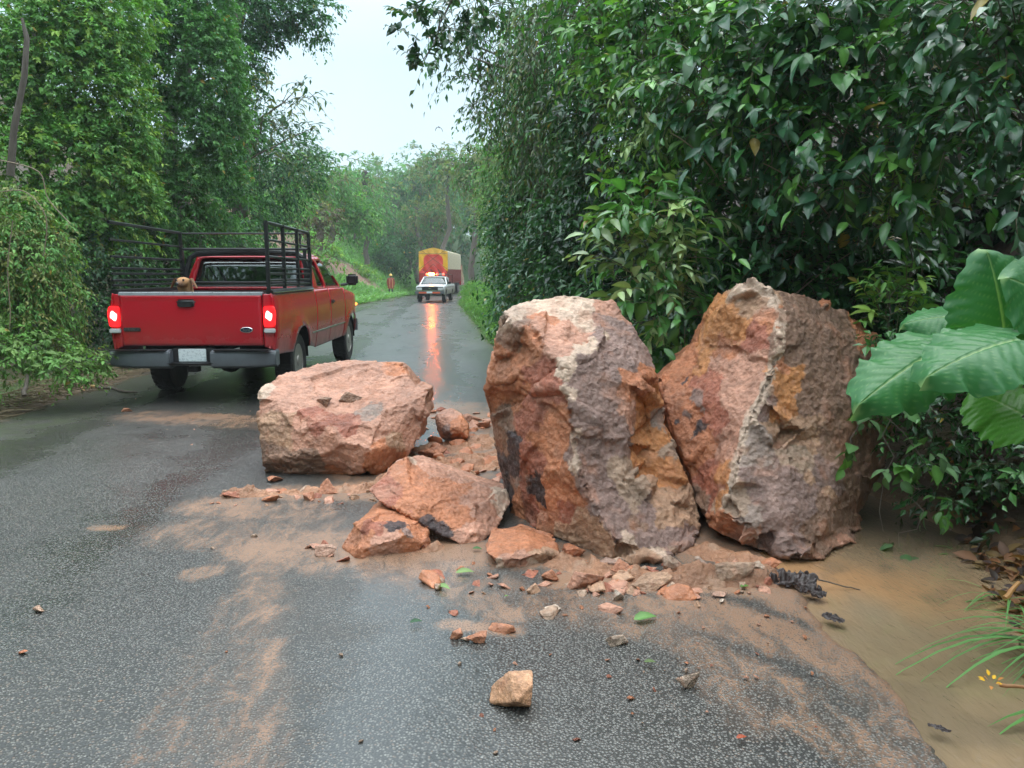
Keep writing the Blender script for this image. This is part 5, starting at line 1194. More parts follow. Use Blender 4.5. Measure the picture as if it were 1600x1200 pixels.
# ---- right-hand thicket, near to far
plant('shrub', 'shrub with pale drooping leaf undersides leaning out behind the tall boulder', 'shrub', base_of(1090, 6.6),
      [B(1010, 330, 6.0, .26, .20), B(1060, 350, 6.0, .30, .25), B(990, 400, 6.0, .26, .22), B(1040, 430, 5.95, .30, .28), B(1000, 470, 5.95, .22, .22), B(1070, 500, 6.0, .22, .2)],
      .17, .40, 'near', [PALE, (.17, .27, .11), G3, G2, (.25, .34, .17), G2], cover=1.2, k=7, shootL=.30, droop=.35, face=FR, seed=11, hang=.15, stem_r=.004)
plant('shrub', 'pale green sprays of leaves hanging at mid-height left of the shiny tree', 'shrub', base_of(1060, 7.2),
      [B(1020, 150, 6.7, .2, .16), B(1060, 190, 6.7, .22, .16), B(1010, 215, 6.7, .16, .16), B(1080, 140, 6.7, .15, .1)],
      .12, .36, 'near', [PALE, G4, (.20, .30, .12), G3], cover=.9, k=7, shootL=.24, droop=.5, face=FR, seed=22, hang=.2, stem_r=.003)
plant('shrub', 'glossy dark shrub filling the gap right above the two tall boulders', 'shrub', base_of(1200, 7),
      [B(u, v, Y, r_, r_ * .9) for u, v, Y, r_ in ((1130, 470, 6.4, .42), (1040, 530, 6.6, .42), (1230, 420, 6.4, .45), (1340, 400, 6.3, .4), (1150, 380, 6.7, .5), (1280, 330, 6.5, .5), (1400, 450, 6.4, .35), (1090, 300, 7.0, .5), (1320, 480, 6.4, .3), (1250, 490, 6.5, .3))],
      .15, .44, 'near', [G5, G1, G1, BLU, G2], cover=2.0, k=6, shootL=.36, droop=.5, face=FR, seed=12)
plant('tree', 'broad-leaved tree with big shiny leaves hanging above the veined boulder', 'tree', base_of(1330, 7.2),
      [B(u, v, Y, r_, r_ * .8) for u, v, Y, r_ in ((1330, 230, 5.7, .36), (1430, 200, 5.6, .40), (1250, 240, 5.9, .36), (1380, 300, 5.6, .32), (1300, 150, 5.9, .42), (1400, 110, 5.8, .42), (1180, 190, 6.1, .40), (1230, 110, 6.1, .42), (1130, 130, 6.3, .45), (1330, 60, 6.0, .45), (1190, 40, 6.2, .45), (1440, 30, 5.9, .45), (1280, -30, 6.1, .5))],
      .175, .47, 'near', [G1, G1, BLU, G2, (.04, .11, .06), G3], cover=1.7, k=7, shootL=.42, droop=.55, face=FR, seed=13, hang=.15,
      trunk=[(limb(base_of(1500, 7.0), P(1480, 250, 6.6), .5, 8, 2), .06, .035), (limb(P(1480, 250, 6.6), P(1180, 150, 6.3), .4, 6, 3), .03, .008), (limb(P(1490, 280, 6.6), P(1560, -40, 6.2), .4, 6, 4), .035, .01), (limb(P(1470, 330, 6.5), P(1330, 240, 5.9), .5, 6, 5), .02, .006)])
plant('tree', 'leafy branches reaching over the ditch in the upper right corner', 'tree', base_of(1640, 6),
      [B(u, v, Y, r_, r_ * .75) for u, v, Y, r_ in ((1560, 150, 4.9, .30), (1510, 90, 5.0, .32), (1600, 60, 4.8, .32), (1570, 230, 5.0, .25), (1540, 10, 5.0, .35), (1490, 190, 5.1, .22), (1620, 190, 4.8, .25), (1480, -20, 5.2, .35), (1600, 310, 5.2, .2))],
      .155, .46, 'near', [G1, BLU, BLU, (.05, .12, .07), G2], cover=1.5, k=7, shootL=.34, droop=.5, face=FR, seed=14, hang=.15,
      trunk=[(limb(base_of(1660, 6), P(1600, 60, 5.6), .4, 8, 6), .05, .02)])
plant('tree', 'bright green tree with small leaves above the tall boulder', 'tree', base_of(1080, 8.5),
      [B(u, v, Y, r_, r_ * .85) for u, v, Y, r_ in ((1040, 90, 7.2, .5), (1090, 200, 7.1, .42), (1130, 60, 7.2, .45), (1010, 170, 7.4, .4), (1060, -10, 7.2, .5), (1000, 260, 7.6, .35), (980, 60, 7.7, .45), (1160, 260, 7.2, .35), (930, 0, 8.0, .4))],
      .13, .45, 'near', [G3, G3, (.045, .15, .05), G2, G4], cover=1.7, k=7, shootL=.36, droop=.5, face=FR, seed=15,
      trunk=[(limb(base_of(1080, 8.8), P(1040, 20, 8.0), .4, 8, 7), .07, .03)])
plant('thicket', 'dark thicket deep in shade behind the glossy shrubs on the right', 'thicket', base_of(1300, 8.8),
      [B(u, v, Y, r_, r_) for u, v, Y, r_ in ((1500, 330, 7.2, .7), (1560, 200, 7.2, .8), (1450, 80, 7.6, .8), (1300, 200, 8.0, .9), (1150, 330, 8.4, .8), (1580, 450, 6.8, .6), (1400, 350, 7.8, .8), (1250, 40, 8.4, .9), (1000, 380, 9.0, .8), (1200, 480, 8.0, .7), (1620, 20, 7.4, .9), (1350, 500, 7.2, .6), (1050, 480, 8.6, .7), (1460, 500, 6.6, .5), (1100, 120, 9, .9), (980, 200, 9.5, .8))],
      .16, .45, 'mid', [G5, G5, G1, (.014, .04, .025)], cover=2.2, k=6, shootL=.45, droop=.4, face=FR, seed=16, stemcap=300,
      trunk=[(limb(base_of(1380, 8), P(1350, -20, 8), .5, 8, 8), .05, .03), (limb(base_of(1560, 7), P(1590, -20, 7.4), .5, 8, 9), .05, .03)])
plant('undergrowth', 'low leafy undergrowth in shadow between veined boulder and giant leaves', 'undergrowth', base_of(1480, 5.2),
      [B(u, v, Y, r_, r_ * .8) for u, v, Y, r_ in ((1420, 610, 4.9, .22), (1500, 640, 4.9, .28), (1440, 680, 4.8, .2), (1560, 700, 4.7, .26), (1490, 760, 4.7, .2), (1590, 800, 4.5, .2), (1420, 560, 5.1, .25), (1530, 590, 5.0, .25), (1600, 620, 4.7, .3), (1560, 540, 5.2, .3), (1650, 730, 4.4, .3))],
      .085, .5, 'mid', [G1, G5, G2, (.03, .06, .02)], cover=1.5, k=7, shootL=.22, droop=.4, face=FR, seed=17, stem_r=.0022, stemcap=500)
plant('shrub', 'dense bush of small dark leaves behind the tall boulder on the road side', 'shrub', base_of(900, 11.5),
      [B(u, v, Y, r_, r_ * .9) for u, v, Y, r_ in ((880, 430, 10.6, .7), (845, 440, 13, .75), (930, 360, 10.2, .7), (850, 350, 12.5, .85), (950, 460, 9.5, .6), (835, 380, 15, .75), (815, 430, 16, .6), (900, 500, 10.2, .5), (990, 500, 8.5, .5), (835, 500, 13.5, .45))],
      .13, .5, 'mid', [G1, BLU, BLU, G2, G5], cover=2.6, k=7, shootL=.45, droop=.5, face=FR, seed=18, stem_r=.005)
plant('tree', 'tall tree draped with hanging vines above the dense dark bush', 'tree', base_of(930, 12.5),
      [B(u, v, Y, rx, rz) for u, v, Y, rx, rz in ((900, 200, 11, .55, 1.1), (850, 240, 12, .5, 1.0), (960, 220, 10, .5, 1.0), (900, 60, 11, .9, .7), (980, 110, 10, .6, .7), (830, 160, 12.5, .5, .8), (870, 320, 12, .5, .6), (940, 300, 10.5, .4, .6), (1000, 300, 9.5, .45, .6), (990, -20, 10, .9, .6))],
      .12, .40, 'mid', [G2, G1, OLV, G2, (.05, .09, .035)], cover=1.9, k=9, shootL=.6, droop=.9, face=FR, seed=19, hang=.6, up=0, stem_r=.006, stemcap=900,
      trunk=[(limb(base_of(930, 12.5), P(900, 20, 12), .5, 9, 10), .14, .06), (limb(P(910, 140, 12), P(740, 90, 12), .5, 7, 11), .045, .01), (limb(P(900, 60, 12), P(1010, -40, 10.5), .4, 6, 12), .05, .02)])
plant('tree', 'open-crowned tree thinning out against the sky left of the vines', 'tree', base_of(850, 15),
      [B(u, v, Y, r_, r_ * .8) for u, v, Y, r_ in ((790, 60, 13, .6), (760, 130, 13, .38), (740, 20, 12.5, .5), (810, 130, 13.5, .5), (770, 190, 14, .3), (740, 165, 13.5, .22), (820, 220, 14, .5), (730, 90, 12.8, .22), (850, 90, 13, .6), (700, 30, 12.6, .28), (800, -20, 13, .7))],
      .15, .45, 'mid', [G1, G2, BLU, (.06, .1, .04)], cover=.75, k=8, shootL=.6, droop=.6, face=None, seed=20, hang=.35, stem_r=.007, stemcap=500, clump=.35,
      trunk=[(limb(base_of(850, 15), P(810, 60, 14), .5, 8, 13), .10, .04), (limb(P(815, 110, 14), P(720, 60, 13), .5, 6, 14), .03, .008)])
plant('branch', 'overhanging branch with rounded dark leaves reaching into open sky at the top', 'branch', P(800, -60, 9),
      [B(u, v, Y, r_, r_ * .7) for u, v, Y, r_ in ((640, 20, 9, .13), (660, 60, 9, .09), (625, 45, 9, .05), (680, 10, 9, .16), (720, -5, 9, .2), (665, 95, 9, .10), (650, 88, 9, .07), (700, 40, 9, .12), (755, 15, 9, .2))],
      .13, .58, 'near', [(.02, .06, .03), (.03, .08, .04), G5], cover=1.0, k=6, shootL=.2, droop=.3, seed=21, stem_r=.004, stemcap=200,
      trunk=[(limb(P(830, -60, 9), P(640, 10, 9), .4, 7, 15), .035, .008), (limb(P(720, -25, 9), P(662, 92, 9), .5, 6, 16), .014, .005)])
for k, (u0, Y, lab, cols, kk) in enumerate([(775, 20, 'light green roadside bush beyond the dense dark bush', [G4, G3, YG, G3], 0), (752, 26, 'bushy light green tree further along the right road edge', [G4, G3, OLV, YG], 1),
                                        (740, 34, 'olive green roadside tree overhanging the lane near the truck', [OLV, G3, G2], 2), (738, 44, 'farthest roadside bush partly covering the cargo truck', [G3, OLV, G4], 3)]):
    zt_ = {0: (470, 400, 340), 1: (440, 370, 300, 250), 2: (430, 370, 310, 255), 3: (430, 390, 340, 290)}[k]
    bl = []
    for j, v in enumerate(zt_):
        for du in (68, 110, 150): bl.append(B(u0 + du + 8 * (j % 2) - (6 * j if k > 1 else 0) + Y * .0, v + 14 * math.sin(du + j), Y + du * .02, Y * .036, Y * .040))
    plant('roadside_tree' if k else 'roadside_bush', lab, 'tree' if k else 'bush', base_of(u0 + 60, Y + 1), bl, .11 + .003 * Y, .5, 'mid' if k < 2 else 'far', cols, cover=2.2, k=7, shootL=.018 * Y, droop=.4, face=FR, seed=30 + k, mat=LM2, stemcap=200, stem_r=.008,
          trunk=[(limb(base_of(u0 + 70, Y + 1), P(u0 + 60, zt_[-1], Y + 1), .4, 6, 20 + k), .12, .05)] if k else None)
plant('hedge', 'weedy green verge bushes spilling onto the right edge of the wet road', 'bush', (float(Rx(14)) + .8, 14, .1),
      [((float(Rx(y_)) + .85 + .2 * math.sin(y_ * 2), y_, .42 + .12 * math.sin(y_ * 3)), (.5, .7, .5)) for y_ in np.arange(9, 44, 1.15)],
      .12, .32, 'mid', [G3, G4, G2, G3], cover=2.0, k=8, shootL=.42, droop=.7, face=FR, seed=40, mat=LM2, stemcap=600, up=.6)

rr = random.Random(4)
for k in range(9):
    u0, v0, Y0 = rr.uniform(1000, 1560), rr.uniform(260, 560), rr.uniform(5.9, 6.6); a = rr.uniform(-2.6, -.5); L = rr.uniform(120, 260)
    pts = [P(u0, v0, Y0), P(u0 + math.cos(a) * L * .5, v0 + math.sin(a) * L * .5 - 14, Y0 - .2), P(u0 + math.cos(a) * L, v0 + math.sin(a) * L + 16, Y0 - .35)]
    m_ = MB(); cr = [pts[0] * (1 - t) ** 2 + pts[1] * 2 * t * (1 - t) + pts[2] * t * t for t in np.linspace(0, 1, 10)]; m_.tube(cr, [.009 - .0006 * i for i in range(10)], 6)
    o = m_.build('branch', simple('pale_branch_bark', (.20, .17, .10), .7), None, smooth=True); tag(o, 'thin bare branch arching out of the thicket above the veined boulder', 'branch', 'bare branches in the right-hand thicket')
# bright sapling and a thin bare one in front of the thicket
plant('young_plant', 'bright green young plant with upright leaves behind the veined boulder', 'plant', P(1395, 560, 5.4),
      [B(1385, 462, 5.35, .13, .08), B(1410, 440, 5.35, .09, .06), B(1375, 490, 5.35, .12, .06), B(1420, 480, 5.35, .08, .06)], .12, .34, 'near', [YG, (.10, .24, .06), (.13, .28, .07)], cover=1.0, k=6, shootL=.14, droop=.1, up=1.2, seed=41, mat=LM2,
      trunk=[(limb(P(1395, 580, 5.4), P(1388, 450, 5.35), .3, 4, 31), .008, .004)])
plant('sapling', 'thin yellowish sapling with fresh leaf tips rising above the young plant', 'plant', P(1432, 560, 5.5),
      [B(1440, 268, 5.5, .07, .09), B(1425, 300, 5.5, .10, .06), B(1395, 340, 5.5, .10, .05), B(1460, 330, 5.5, .06, .06)], .11, .34, 'near', [YG, (.14, .24, .06)], cover=1.1, k=6, shootL=.14, droop=.1, up=1.1, seed=42, mat=LM2,
      trunk=[(limb(P(1432, 560, 5.5), P(1418, 330, 5.5), .5, 6, 32), .007, .005), (limb(P(1418, 345, 5.5), P(1440, 270, 5.5), .3, 4, 33), .005, .003), (limb(P(1455, 330, 5.5), P(1490, 200, 5.5), .5, 5, 34), .005, .003)])
plant('vine', 'thin vine with heart-shaped leaves trailing down beside the veined boulder', 'vine', P(1340, 640, 4.75),
      [B(1330, 700, 4.6, .05, .05), B(1350, 625, 4.75, .05, .03), B(1440, 715, 4.5, .09, .07), B(1460, 790, 4.4, .05, .04), B(1400, 735, 4.45, .06, .05), B(1405, 865, 4.3, .045, .055), B(1360, 655, 4.7, .05, .03), B(1410, 640, 4.6, .05, .04)],
      .105, .60, 'near', [(.07, .16, .05), (.10, .19, .08), G3], cover=.75, k=3, shootL=.08, droop=.5, seed=43, mat=LM2, hang=.5, stem_r=.0015,
      trunk=[(limb(P(1345, 610, 4.75), P(1440, 715, 4.5), .5, 5, 35), .003, .003), (limb(P(1440, 715, 4.5), P(1405, 855, 4.3), 1.2, 8, 36), .003, .002), (limb(P(1345, 640, 4.7), P(1330, 700, 4.6), .6, 4, 37), .003, .002), (limb(P(1395, 650, 4.6), P(1380, 830, 4.5), .6, 6, 38), .003, .002)])

# ---- giant elephant-ear leaves
n = NT('elephant_ear_leaf'); n.t.nodes.remove(n.b); b_ = n.n('ShaderNodeBsdfPrincipled'); sp_ = n.sep(n.attr()); pc = n.objc()
cc = n.mix(n.noise(5, 4, .6, pc), (.030, .135, .045), (.058, .21, .062)); cc = n.mix(sp_[1], cc, (.10, .29, .04)); cc = n.mix(sp_[0], cc, (.27, .42, .17))
n.t.links.new(cc, b_.inputs['Base Color']); b_.inputs['Roughness'].default_value = .36; b_.inputs['Specular IOR Level'].default_value = .32
n.t.links.new(n.bump(n.noise(9, 4, .5, pc), .35, .02), b_.inputs['Normal'])
tr = n.n('ShaderNodeBsdfTranslucent'); n.t.links.new(n.mix(1.0, cc, (1.3, 1.6, .6), 'MULTIPLY'), tr.inputs[0]); ms = n.n('ShaderNodeMixShader'); ms.inputs[0].default_value = .28
n.l(b_, ms, 0, 1); n.l(tr, ms, 0, 2); n.l(ms, n.out); EAR = n.m
def ear_leaf(parent, root_pt, tip, width, normal, seed, cup=.12, bright=0.0):
    """heart-shaped blade: root_pt where the stalk joins, tip the far end"""
    A, T_ = Vector(root_pt), Vector(tip); D = (T_ - A); L = D.length; D.normalize(); Nn = Vector(normal); X = D.cross(Nn).normalized(); Nn = X.cross(D)
    nu, nv = 61, 49; V = []; C = []; rr = random.Random(seed); ph = rr.uniform(0, 6)
    for i in range(nu):
        t = i / (nu - 1); y_ = -.38 + 1.38 * t                        # lobes reach behind the stalk
        if y_ < 0: w_ = .86 * (1 - (abs(y_) / .40) ** 2.2) ** .5 if abs(y_) < .40 else 0.0; gap = .16 * (abs(y_) / .38) ** .6
        else: w_ = .86 * (1 + .25 * y_ - .1 * y_ * y_) * max(0, 1 - y_ ** 2.1) ** .72; gap = 0
        w_ *= 1 + .05 * math.sin(t * 37 + ph) + .04 * math.sin(t * 83 + ph * 3) - .10 * max(0, math.sin(t * 11 + ph * 2) - .8) / .2
        for j in range(nv):
            s = j / (nv - 1) * 2 - 1; a = abs(s)
            xx = (gap + (max(w_, gap) - gap) * a) * (1 if s >= 0 else -1) if gap else w_ * s
            rip = .035 * math.sin(t * 23 + ph + (3 if s > 0 else 0)) * a ** 2.5 + .02 * math.sin(t * 47 + ph * 2) * a ** 5
            ve = (y_ - .42 * abs(xx)) * 8.5; fr_ = abs((ve % 1) - .5) * 2           # side veins curve towards the tip
            vein = max(0, 1 - (1 - fr_) / .13) * .5 * (a < .97) if y_ > -.25 else 0
            mid = max(0, 1 - abs(xx) / .018); cor = -.010 * vein + .006 * (1 - fr_)
            z_ = -cup * a * a + rip - .26 * max(0, y_) ** 2 * .8 - .05 * mid * .3 + cor
            if 0 < t < 1: xx *= 1 + .03 * math.sin(t * 31 + ph) * a
            p = A + D * (y_ * L) + X * (xx * width / 1.9) + Nn * (z_ * L); V.append(p); C.append((max(mid, vein * .7), bright, 0))
    F_ = [(i * nv + j, i * nv + j + 1, (i + 1) * nv + j + 1, (i + 1) * nv + j) for i in range(nu - 1) for j in range(nv - 1) if not (-.38 + 1.38 * (i + .5) / (nu - 1) < -.0 and j == (nv - 1) // 2 - 0 and False)]
    keep = []
    for f in F_:
        i, j = divmod(f[0], nv); y_ = -.38 + 1.38 * (i + .5) / (nu - 1)
        if y_ < -.01 and j in ((nv - 1) // 2, (nv - 1) // 2 - 1): continue
        keep.append(f)
    me = np_mesh('leaf_blade', np.array([tuple(v) for v in V]), [np.array(keep)], np.array(C)); 
    return link('leaf_blade', me, EAR, parent)
ee = empty('elephant_ear_plant', (2.45, 3.5, gnd(2.45, 3.5)), 'elephant-ear plant with giant ribbed green leaves over the ditch', 'plant')
e0 = Vector((3.3, 4.2, gnd(3.3, 4.2)))
LV = [((1462, 548, 3.35), (1362, 600, 3.05), .33, (.1, -.55, .8), 1, 0), ((1590, 530, 3.05), (1468, 550, 2.8), .37, (.05, -.45, .9), 2, 0), ((1570, 530, 3.35), (1562, 400, 3.25), .40, (-.1, -1, .25), 3, 0), ((1598, 648, 3.0), (1520, 600, 3.15), .36, (.3, -.9, .3), 4, .9), ((1500, 495, 3.6), (1420, 490, 3.55), .22, (.0, -.5, .9), 5, 0), ((1660, 480, 3.2), (1600, 430, 3.1), .4, (-.1, -.9, .4), 6, 0)]
for a, t_, w_, nn_, sd, br in LV:
    A, T_ = P(*a), P(*t_); L = (T_ - A).length
    ear_leaf(ee, A, T_, w_ * 1.25, nn_, sd, .12, br)
    b = MB(); mid = e0.lerp(A, .6) + Vector((.05, .06, .12)); b.tube([e0, e0.lerp(mid, .6), mid, A.lerp(mid, .25), A + (T_ - A).normalized() * .01 - Vector((0, 0, .01))], [.016, .013, .010, .008, .006], 8)
    b.build('leaf_stalk', simple('green_stalk', (.06, .14, .04), .4), ee, smooth=True, world=True)

# ---- grass blades arching over the ditch, lower right
def blades(name, roots, dirs, Ls, ws, cols, mat, parent=None, seg_=7, droop=1.0):
    m = len(roots); r_ = np.random.default_rng(3); V = np.zeros((m, seg_ + 1, 3, 3)); C = np.zeros((m, seg_ + 1, 3, 3))
    D = nrm(np.array(dirs, float)); X = nrm(np.cross(D, np.array([0.01, .02, 1.0]))); Ls = np.array(Ls); ws = np.array(ws)
    hd = nrm(D * np.array([1, 1, 0]) + 1e-6)
    for i in range(seg_ + 1):
        t = i / seg_; p = np.array(roots, float) + D * (Ls * t)[:, None] + hd * (Ls * .35 * t * t * droop)[:, None]; p[:, 2] -= Ls * droop * .75 * t ** 2.2
        w_ = ws * min(1, (1 - t) * 2.2 + .02) * (.5 + .5 * min(1, t * 5))
        V[:, i, 0] = p - X * w_[:, None]; V[:, i, 1] = p - np.array([0, 0, 1]) * (w_ * .35)[:, None]; V[:, i, 2] = p + X * w_[:, None]; C[:, i] = np.array(cols)[:, None]
    idx = np.arange(m * (seg_ + 1) * 3).reshape(m, seg_ + 1, 3); F_ = []
    for j in (0, 1): F_.append(np.stack([idx[:, :-1, j], idx[:, :-1, j + 1], idx[:, 1:, j + 1], idx[:, 1:, j]], -1).reshape(-1, 4))
    return link(name, np_mesh(name, V.reshape(-1, 3), [np.concatenate(F_)], C.reshape(-1, 3)), mat, parent)
r_ = np.random.default_rng(9)
def tuft(label, root, tips, name='grass_clump', w_=.007, extra=0, col=(.10, .24, .07)):
    root = Vector(root); e_ = empty(name, tuple(root), label, 'grass'); ds = []; Ls = []
    for t_ in tips:
        d = Vector(t_) - root; L = d.length; dd = Vector((d.x, d.y, d.z + L * .55)); ds.append(tuple(dd.normalized())); Ls.append(L * .93)
    for k_ in range(extra):
        a = r_.uniform(2.2, 4.6); ds.append((math.cos(a), math.sin(a), r_.uniform(.4, 1.6))); Ls.append(r_.uniform(.25, .6))
    m = len(ds); rt = np.array([tuple(root)] * m) + r_.normal(size=(m, 3)) * np.array([.03, .03, .0])
    blades('blades', rt, ds, Ls, w_ * (.6 + .8 * r_.random(m)), np.array([col] * m) * (.7 + .6 * r_.random((m, 1))), LM2, e_); return e_
gx, gy = 2.35, 3.05
tuft('long grass blades arching over the muddy water from the lower right bank', (gx, gy, gnd(gx, gy)), [P(1385, 965, 2.9), P(1400, 950, 3.0), P(1440, 990, 2.8), P(1470, 1000, 2.8), P(1480, 870, 3.2), P(1500, 905, 3.0), P(1545, 890, 3.1), P(1520, 840, 3.2), P(1430, 905, 3.0), P(1585, 930, 2.8)], extra=26)
tuft('grass tuft drooping from the bank below the giant leaves', (2.55, 3.7, gnd(2.55, 3.7)), [P(1500, 870, 3.5), P(1470, 850, 3.6), P(1540, 850, 3.5), P(1590, 860, 3.4)], extra=22, w_=.005)
tuft('lush grass clump at the water edge below the dark undergrowth', (2.75, 4.3, gnd(2.75, 4.3)), [P(1450, 860, 4.1), P(1480, 845, 4.2), P(1520, 850, 4.0), P(1425, 835, 4.3), P(1550, 800, 4.2)], extra=40, w_=.006, col=(.08, .2, .05))
tuft('thin drooping grass at the far right edge over the dead leaves', (2.5, 2.9, gnd(2.5, 2.9)), [P(1540, 960, 2.8), P(1580, 985, 2.7), P(1510, 935, 2.9)], extra=30, w_=.005)
tuft('single broad grass blade at the right picture edge above the leaf litter', (2.12, 2.6, gnd(2.12, 2.6)), [P(1578, 1030, 2.5), P(1590, 990, 2.6)], extra=2, w_=.011, col=(.12, .30, .07))
# ---- left-hand vine wall
vl = dict(kind='mid', k=8, face=FL, mat=LM2, hang=.0, up=.15)
def lplant(name, label, cat, base, blobs, L, cols, seed, **kw):
    d = dict(vl); d.update(kw); mt = d.pop('mat'); kd = d.pop('kind')
    return plant(name, label, cat, base, blobs, L, d.pop('ratio', .5), kd, cols, mat=mt, seed=seed, **d)
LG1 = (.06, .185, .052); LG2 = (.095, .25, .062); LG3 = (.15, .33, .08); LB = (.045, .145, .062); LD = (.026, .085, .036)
lplant('tree', 'vine-smothered tree forming a rounded light green dome at the upper left', 'tree', base_of(60, 13.5),
       [B(u, v, Y, rx, rz) for u, v, Y, rx, rz in ((60, 120, 13, 1.2, 1.2), (130, 90, 13, .9, 1.1), (170, 180, 13, .7, 1.0), (40, 260, 12.6, 1.1, 1.0), (130, 260, 12.8, .9, .9), (190, 320, 13, .6, .9), (60, 20, 13.2, 1.2, 1.0), (150, 10, 13.4, .9, .8), (-40, 160, 12.6, 1.0, 1.3), (110, 360, 12.8, .9, .8), (30, 400, 12.4, .9, .8))],
       .105, [LG2, LG3, LG3, YG], 51, cover=2.7, shootL=.20, droop=.3, stemcap=400, trunk=[(limb(base_of(60, 14), P(60, 20, 14), .4, 6, 41), .2, .12)])
lplant('tree', 'tall vine-covered column of leaves in the middle of the left bank', 'tree', base_of(290, 16),
       [B(u, v, Y, rx, rz) for u, v, Y, rx, rz in ((260, 60, 15.2, .9, 1.1), (310, 110, 15.2, .9, 1.1), (230, 150, 15, .8, 1.1), (340, 190, 15.6, .6, .9), (280, 220, 15, .9, 1.0), (220, 260, 14.8, .7, .9), (330, 290, 15.4, .7, .8), (250, 320, 14.8, .9, .8), (290, 0, 15.6, .9, .9), (210, 30, 15, .8, .9), (230, 380, 14.6, .7, .7))],
       .105, [LG1, LG2, LG1, LG2], 52, cover=2.7, shootL=.22, droop=.35, stemcap=400, trunk=[(limb(base_of(290, 16.5), P(300, 0, 16.5), .4, 6, 42), .22, .12)])
lplant('tree', 'tall dark tree hung with creepers whose top bough juts over the road', 'tree', base_of(380, 20.5),
       [B(u, v, Y, rx, rz) for u, v, Y, rx, rz in ((375, 60, 19.5, .75, 1.3), (362, 150, 19.5, .7, 1.1), (360, 230, 19, .8, 1.0), (400, 10, 19.5, 1.0, .8), (350, 20, 19, 1.0, 1.1), (440, 10, 19.5, .7, .5), (480, 18, 19.6, .5, .35), (475, 48, 19.7, .4, .25), (510, 8, 19.7, .3, .2), (430, 50, 19.5, .4, .35), (500, 62, 19.7, .22, .14))],
       .13, [LB, LG1, LD, LG1], 53, cover=2.2, shootL=.28, droop=.35, stemcap=400, clump=.4, thr=-.8, trunk=[(limb(base_of(380, 21), P(380, 0, 20.5), .5, 7, 43), .26, .14), (limb(P(385, 60, 20.5), P(500, 15, 19.8), .4, 6, 44), .08, .02)])
lplant('tree', 'slender sparse branches with drooping leaves against the sky on the left', 'tree', base_of(380, 20),
       [B(u, v, Y, r_, r_ * .6) for u, v, Y, r_ in ((420, 140, 18.5, .38), (450, 160, 18.5, .32), (475, 150, 18.5, .25), (440, 190, 18.5, .35), (485, 200, 18.5, .2), (410, 190, 18.5, .35), (470, 130, 18.5, .2), (400, 240, 18.6, .5))],
       .19, [LB, (.04, .1, .05), OLV], 54, cover=.55, shootL=.5, droop=.6, k=6, stemcap=300, face=None, ratio=.38, stem_r=.008, clump=.3,
       trunk=[(limb(P(370, 260, 19), P(490, 200, 18.5), .5, 6, 45), .03, .008), (limb(P(370, 240, 19), P(470, 130, 18.5), .5, 6, 46), .03, .008)])
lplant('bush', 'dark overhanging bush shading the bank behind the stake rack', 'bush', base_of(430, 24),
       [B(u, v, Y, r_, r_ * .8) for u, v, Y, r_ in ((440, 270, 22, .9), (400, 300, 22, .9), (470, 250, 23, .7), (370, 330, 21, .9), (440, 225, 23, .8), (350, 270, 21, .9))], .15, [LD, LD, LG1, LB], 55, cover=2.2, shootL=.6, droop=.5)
lplant('bush', 'greenish bushes climbing the bank directly above the pickup cab', 'bush', base_of(280, 17.5),
       [B(u, v, Y, r_, r_ * .75) for u, v, Y, r_ in ((300, 360, 16, .8), (230, 400, 15.5, .8), (350, 390, 17, .7), (190, 350, 15, .8), (270, 440, 15.5, .7), (370, 372, 18, .5), (180, 440, 14.5, .6), (375, 330, 19.5, .6))], .13, [LG1, LB, LG2, LD], 56, cover=2.2, shootL=.5, droop=.6)
lplant('bush', 'dark bush at the foot of the bank left of the tailgate', 'bush', base_of(150, 13),
       [B(u, v, Y, r_, r_ * .8) for u, v, Y, r_ in ((130, 470, 12.4, .5), (180, 510, 12.6, .4), (100, 420, 12.2, .6), (150, 400, 12.6, .6), (215, 470, 13.4, .5), (210, 540, 13.2, .25))], .10, [LD, LG1, (.03, .08, .035)], 57, cover=2.0, shootL=.35, droop=.6)
lplant('bush', 'leaning mound of yellowish-green creeper beside the dead trunk', 'bush', base_of(40, 9.6),
       [B(u, v, Y, rx, rz) for u, v, Y, rx, rz in ((20, 340, 9.4, .42, .42), (60, 400, 9.4, .42, .5), (30, 430, 9.2, .45, .5), (85, 470, 9.4, .32, .38), (40, 500, 9.2, .4, .35), (-30, 400, 9.2, .5, .7), (100, 510, 9.6, .2, .22))],
       .075, [LG3, (.15, .23, .06), (.22, .24, .08), LG2], 58, cover=2.2, shootL=.2, droop=.6, hang=.35, stem_r=.003, stemcap=900, ratio=.42)
lplant('cut_branches', 'heap of freshly cut light green branches on the verge at far left', 'cut branches', base_of(60, 8.9),
       [B(u, v, Y, rx, rz, .4) for u, v, Y, rx, rz in ((60, 545, 8.9, .4, .16), (110, 565, 8.9, .28, .13), (20, 530, 8.9, .3, .18), (135, 585, 8.9, .12, .07), (-10, 570, 8.7, .3, .14))],
       .085, [(.13, .25, .06), (.17, .29, .08), LG3], 59, cover=1.7, shootL=.2, droop=.5, stem_r=.003, stemcap=300, hang=.2, up=.4)
for k, (x_, y_, lb) in enumerate([(-8.6, 4.5, 'creeper-covered shrub on the left bank outside the cut branches'), (-10.3, 8.5, 'tall creeper-covered bush on the left bank behind the dead trunk')]):
    rr = random.Random(k + 60); z0 = gnd(x_, y_); lplant('bush', lb, 'bush', (x_, y_, z0), [((x_ + rr.uniform(-1, .6), y_ + rr.uniform(-2, 2), z0 + rr.uniform(.2, 3.2)), (.9, 1.1, .9)) for _ in range(9)], .13, [LG2, LG3, LG1], 95 + k, cover=1.7, shootL=.35, droop=.4, stemcap=150)
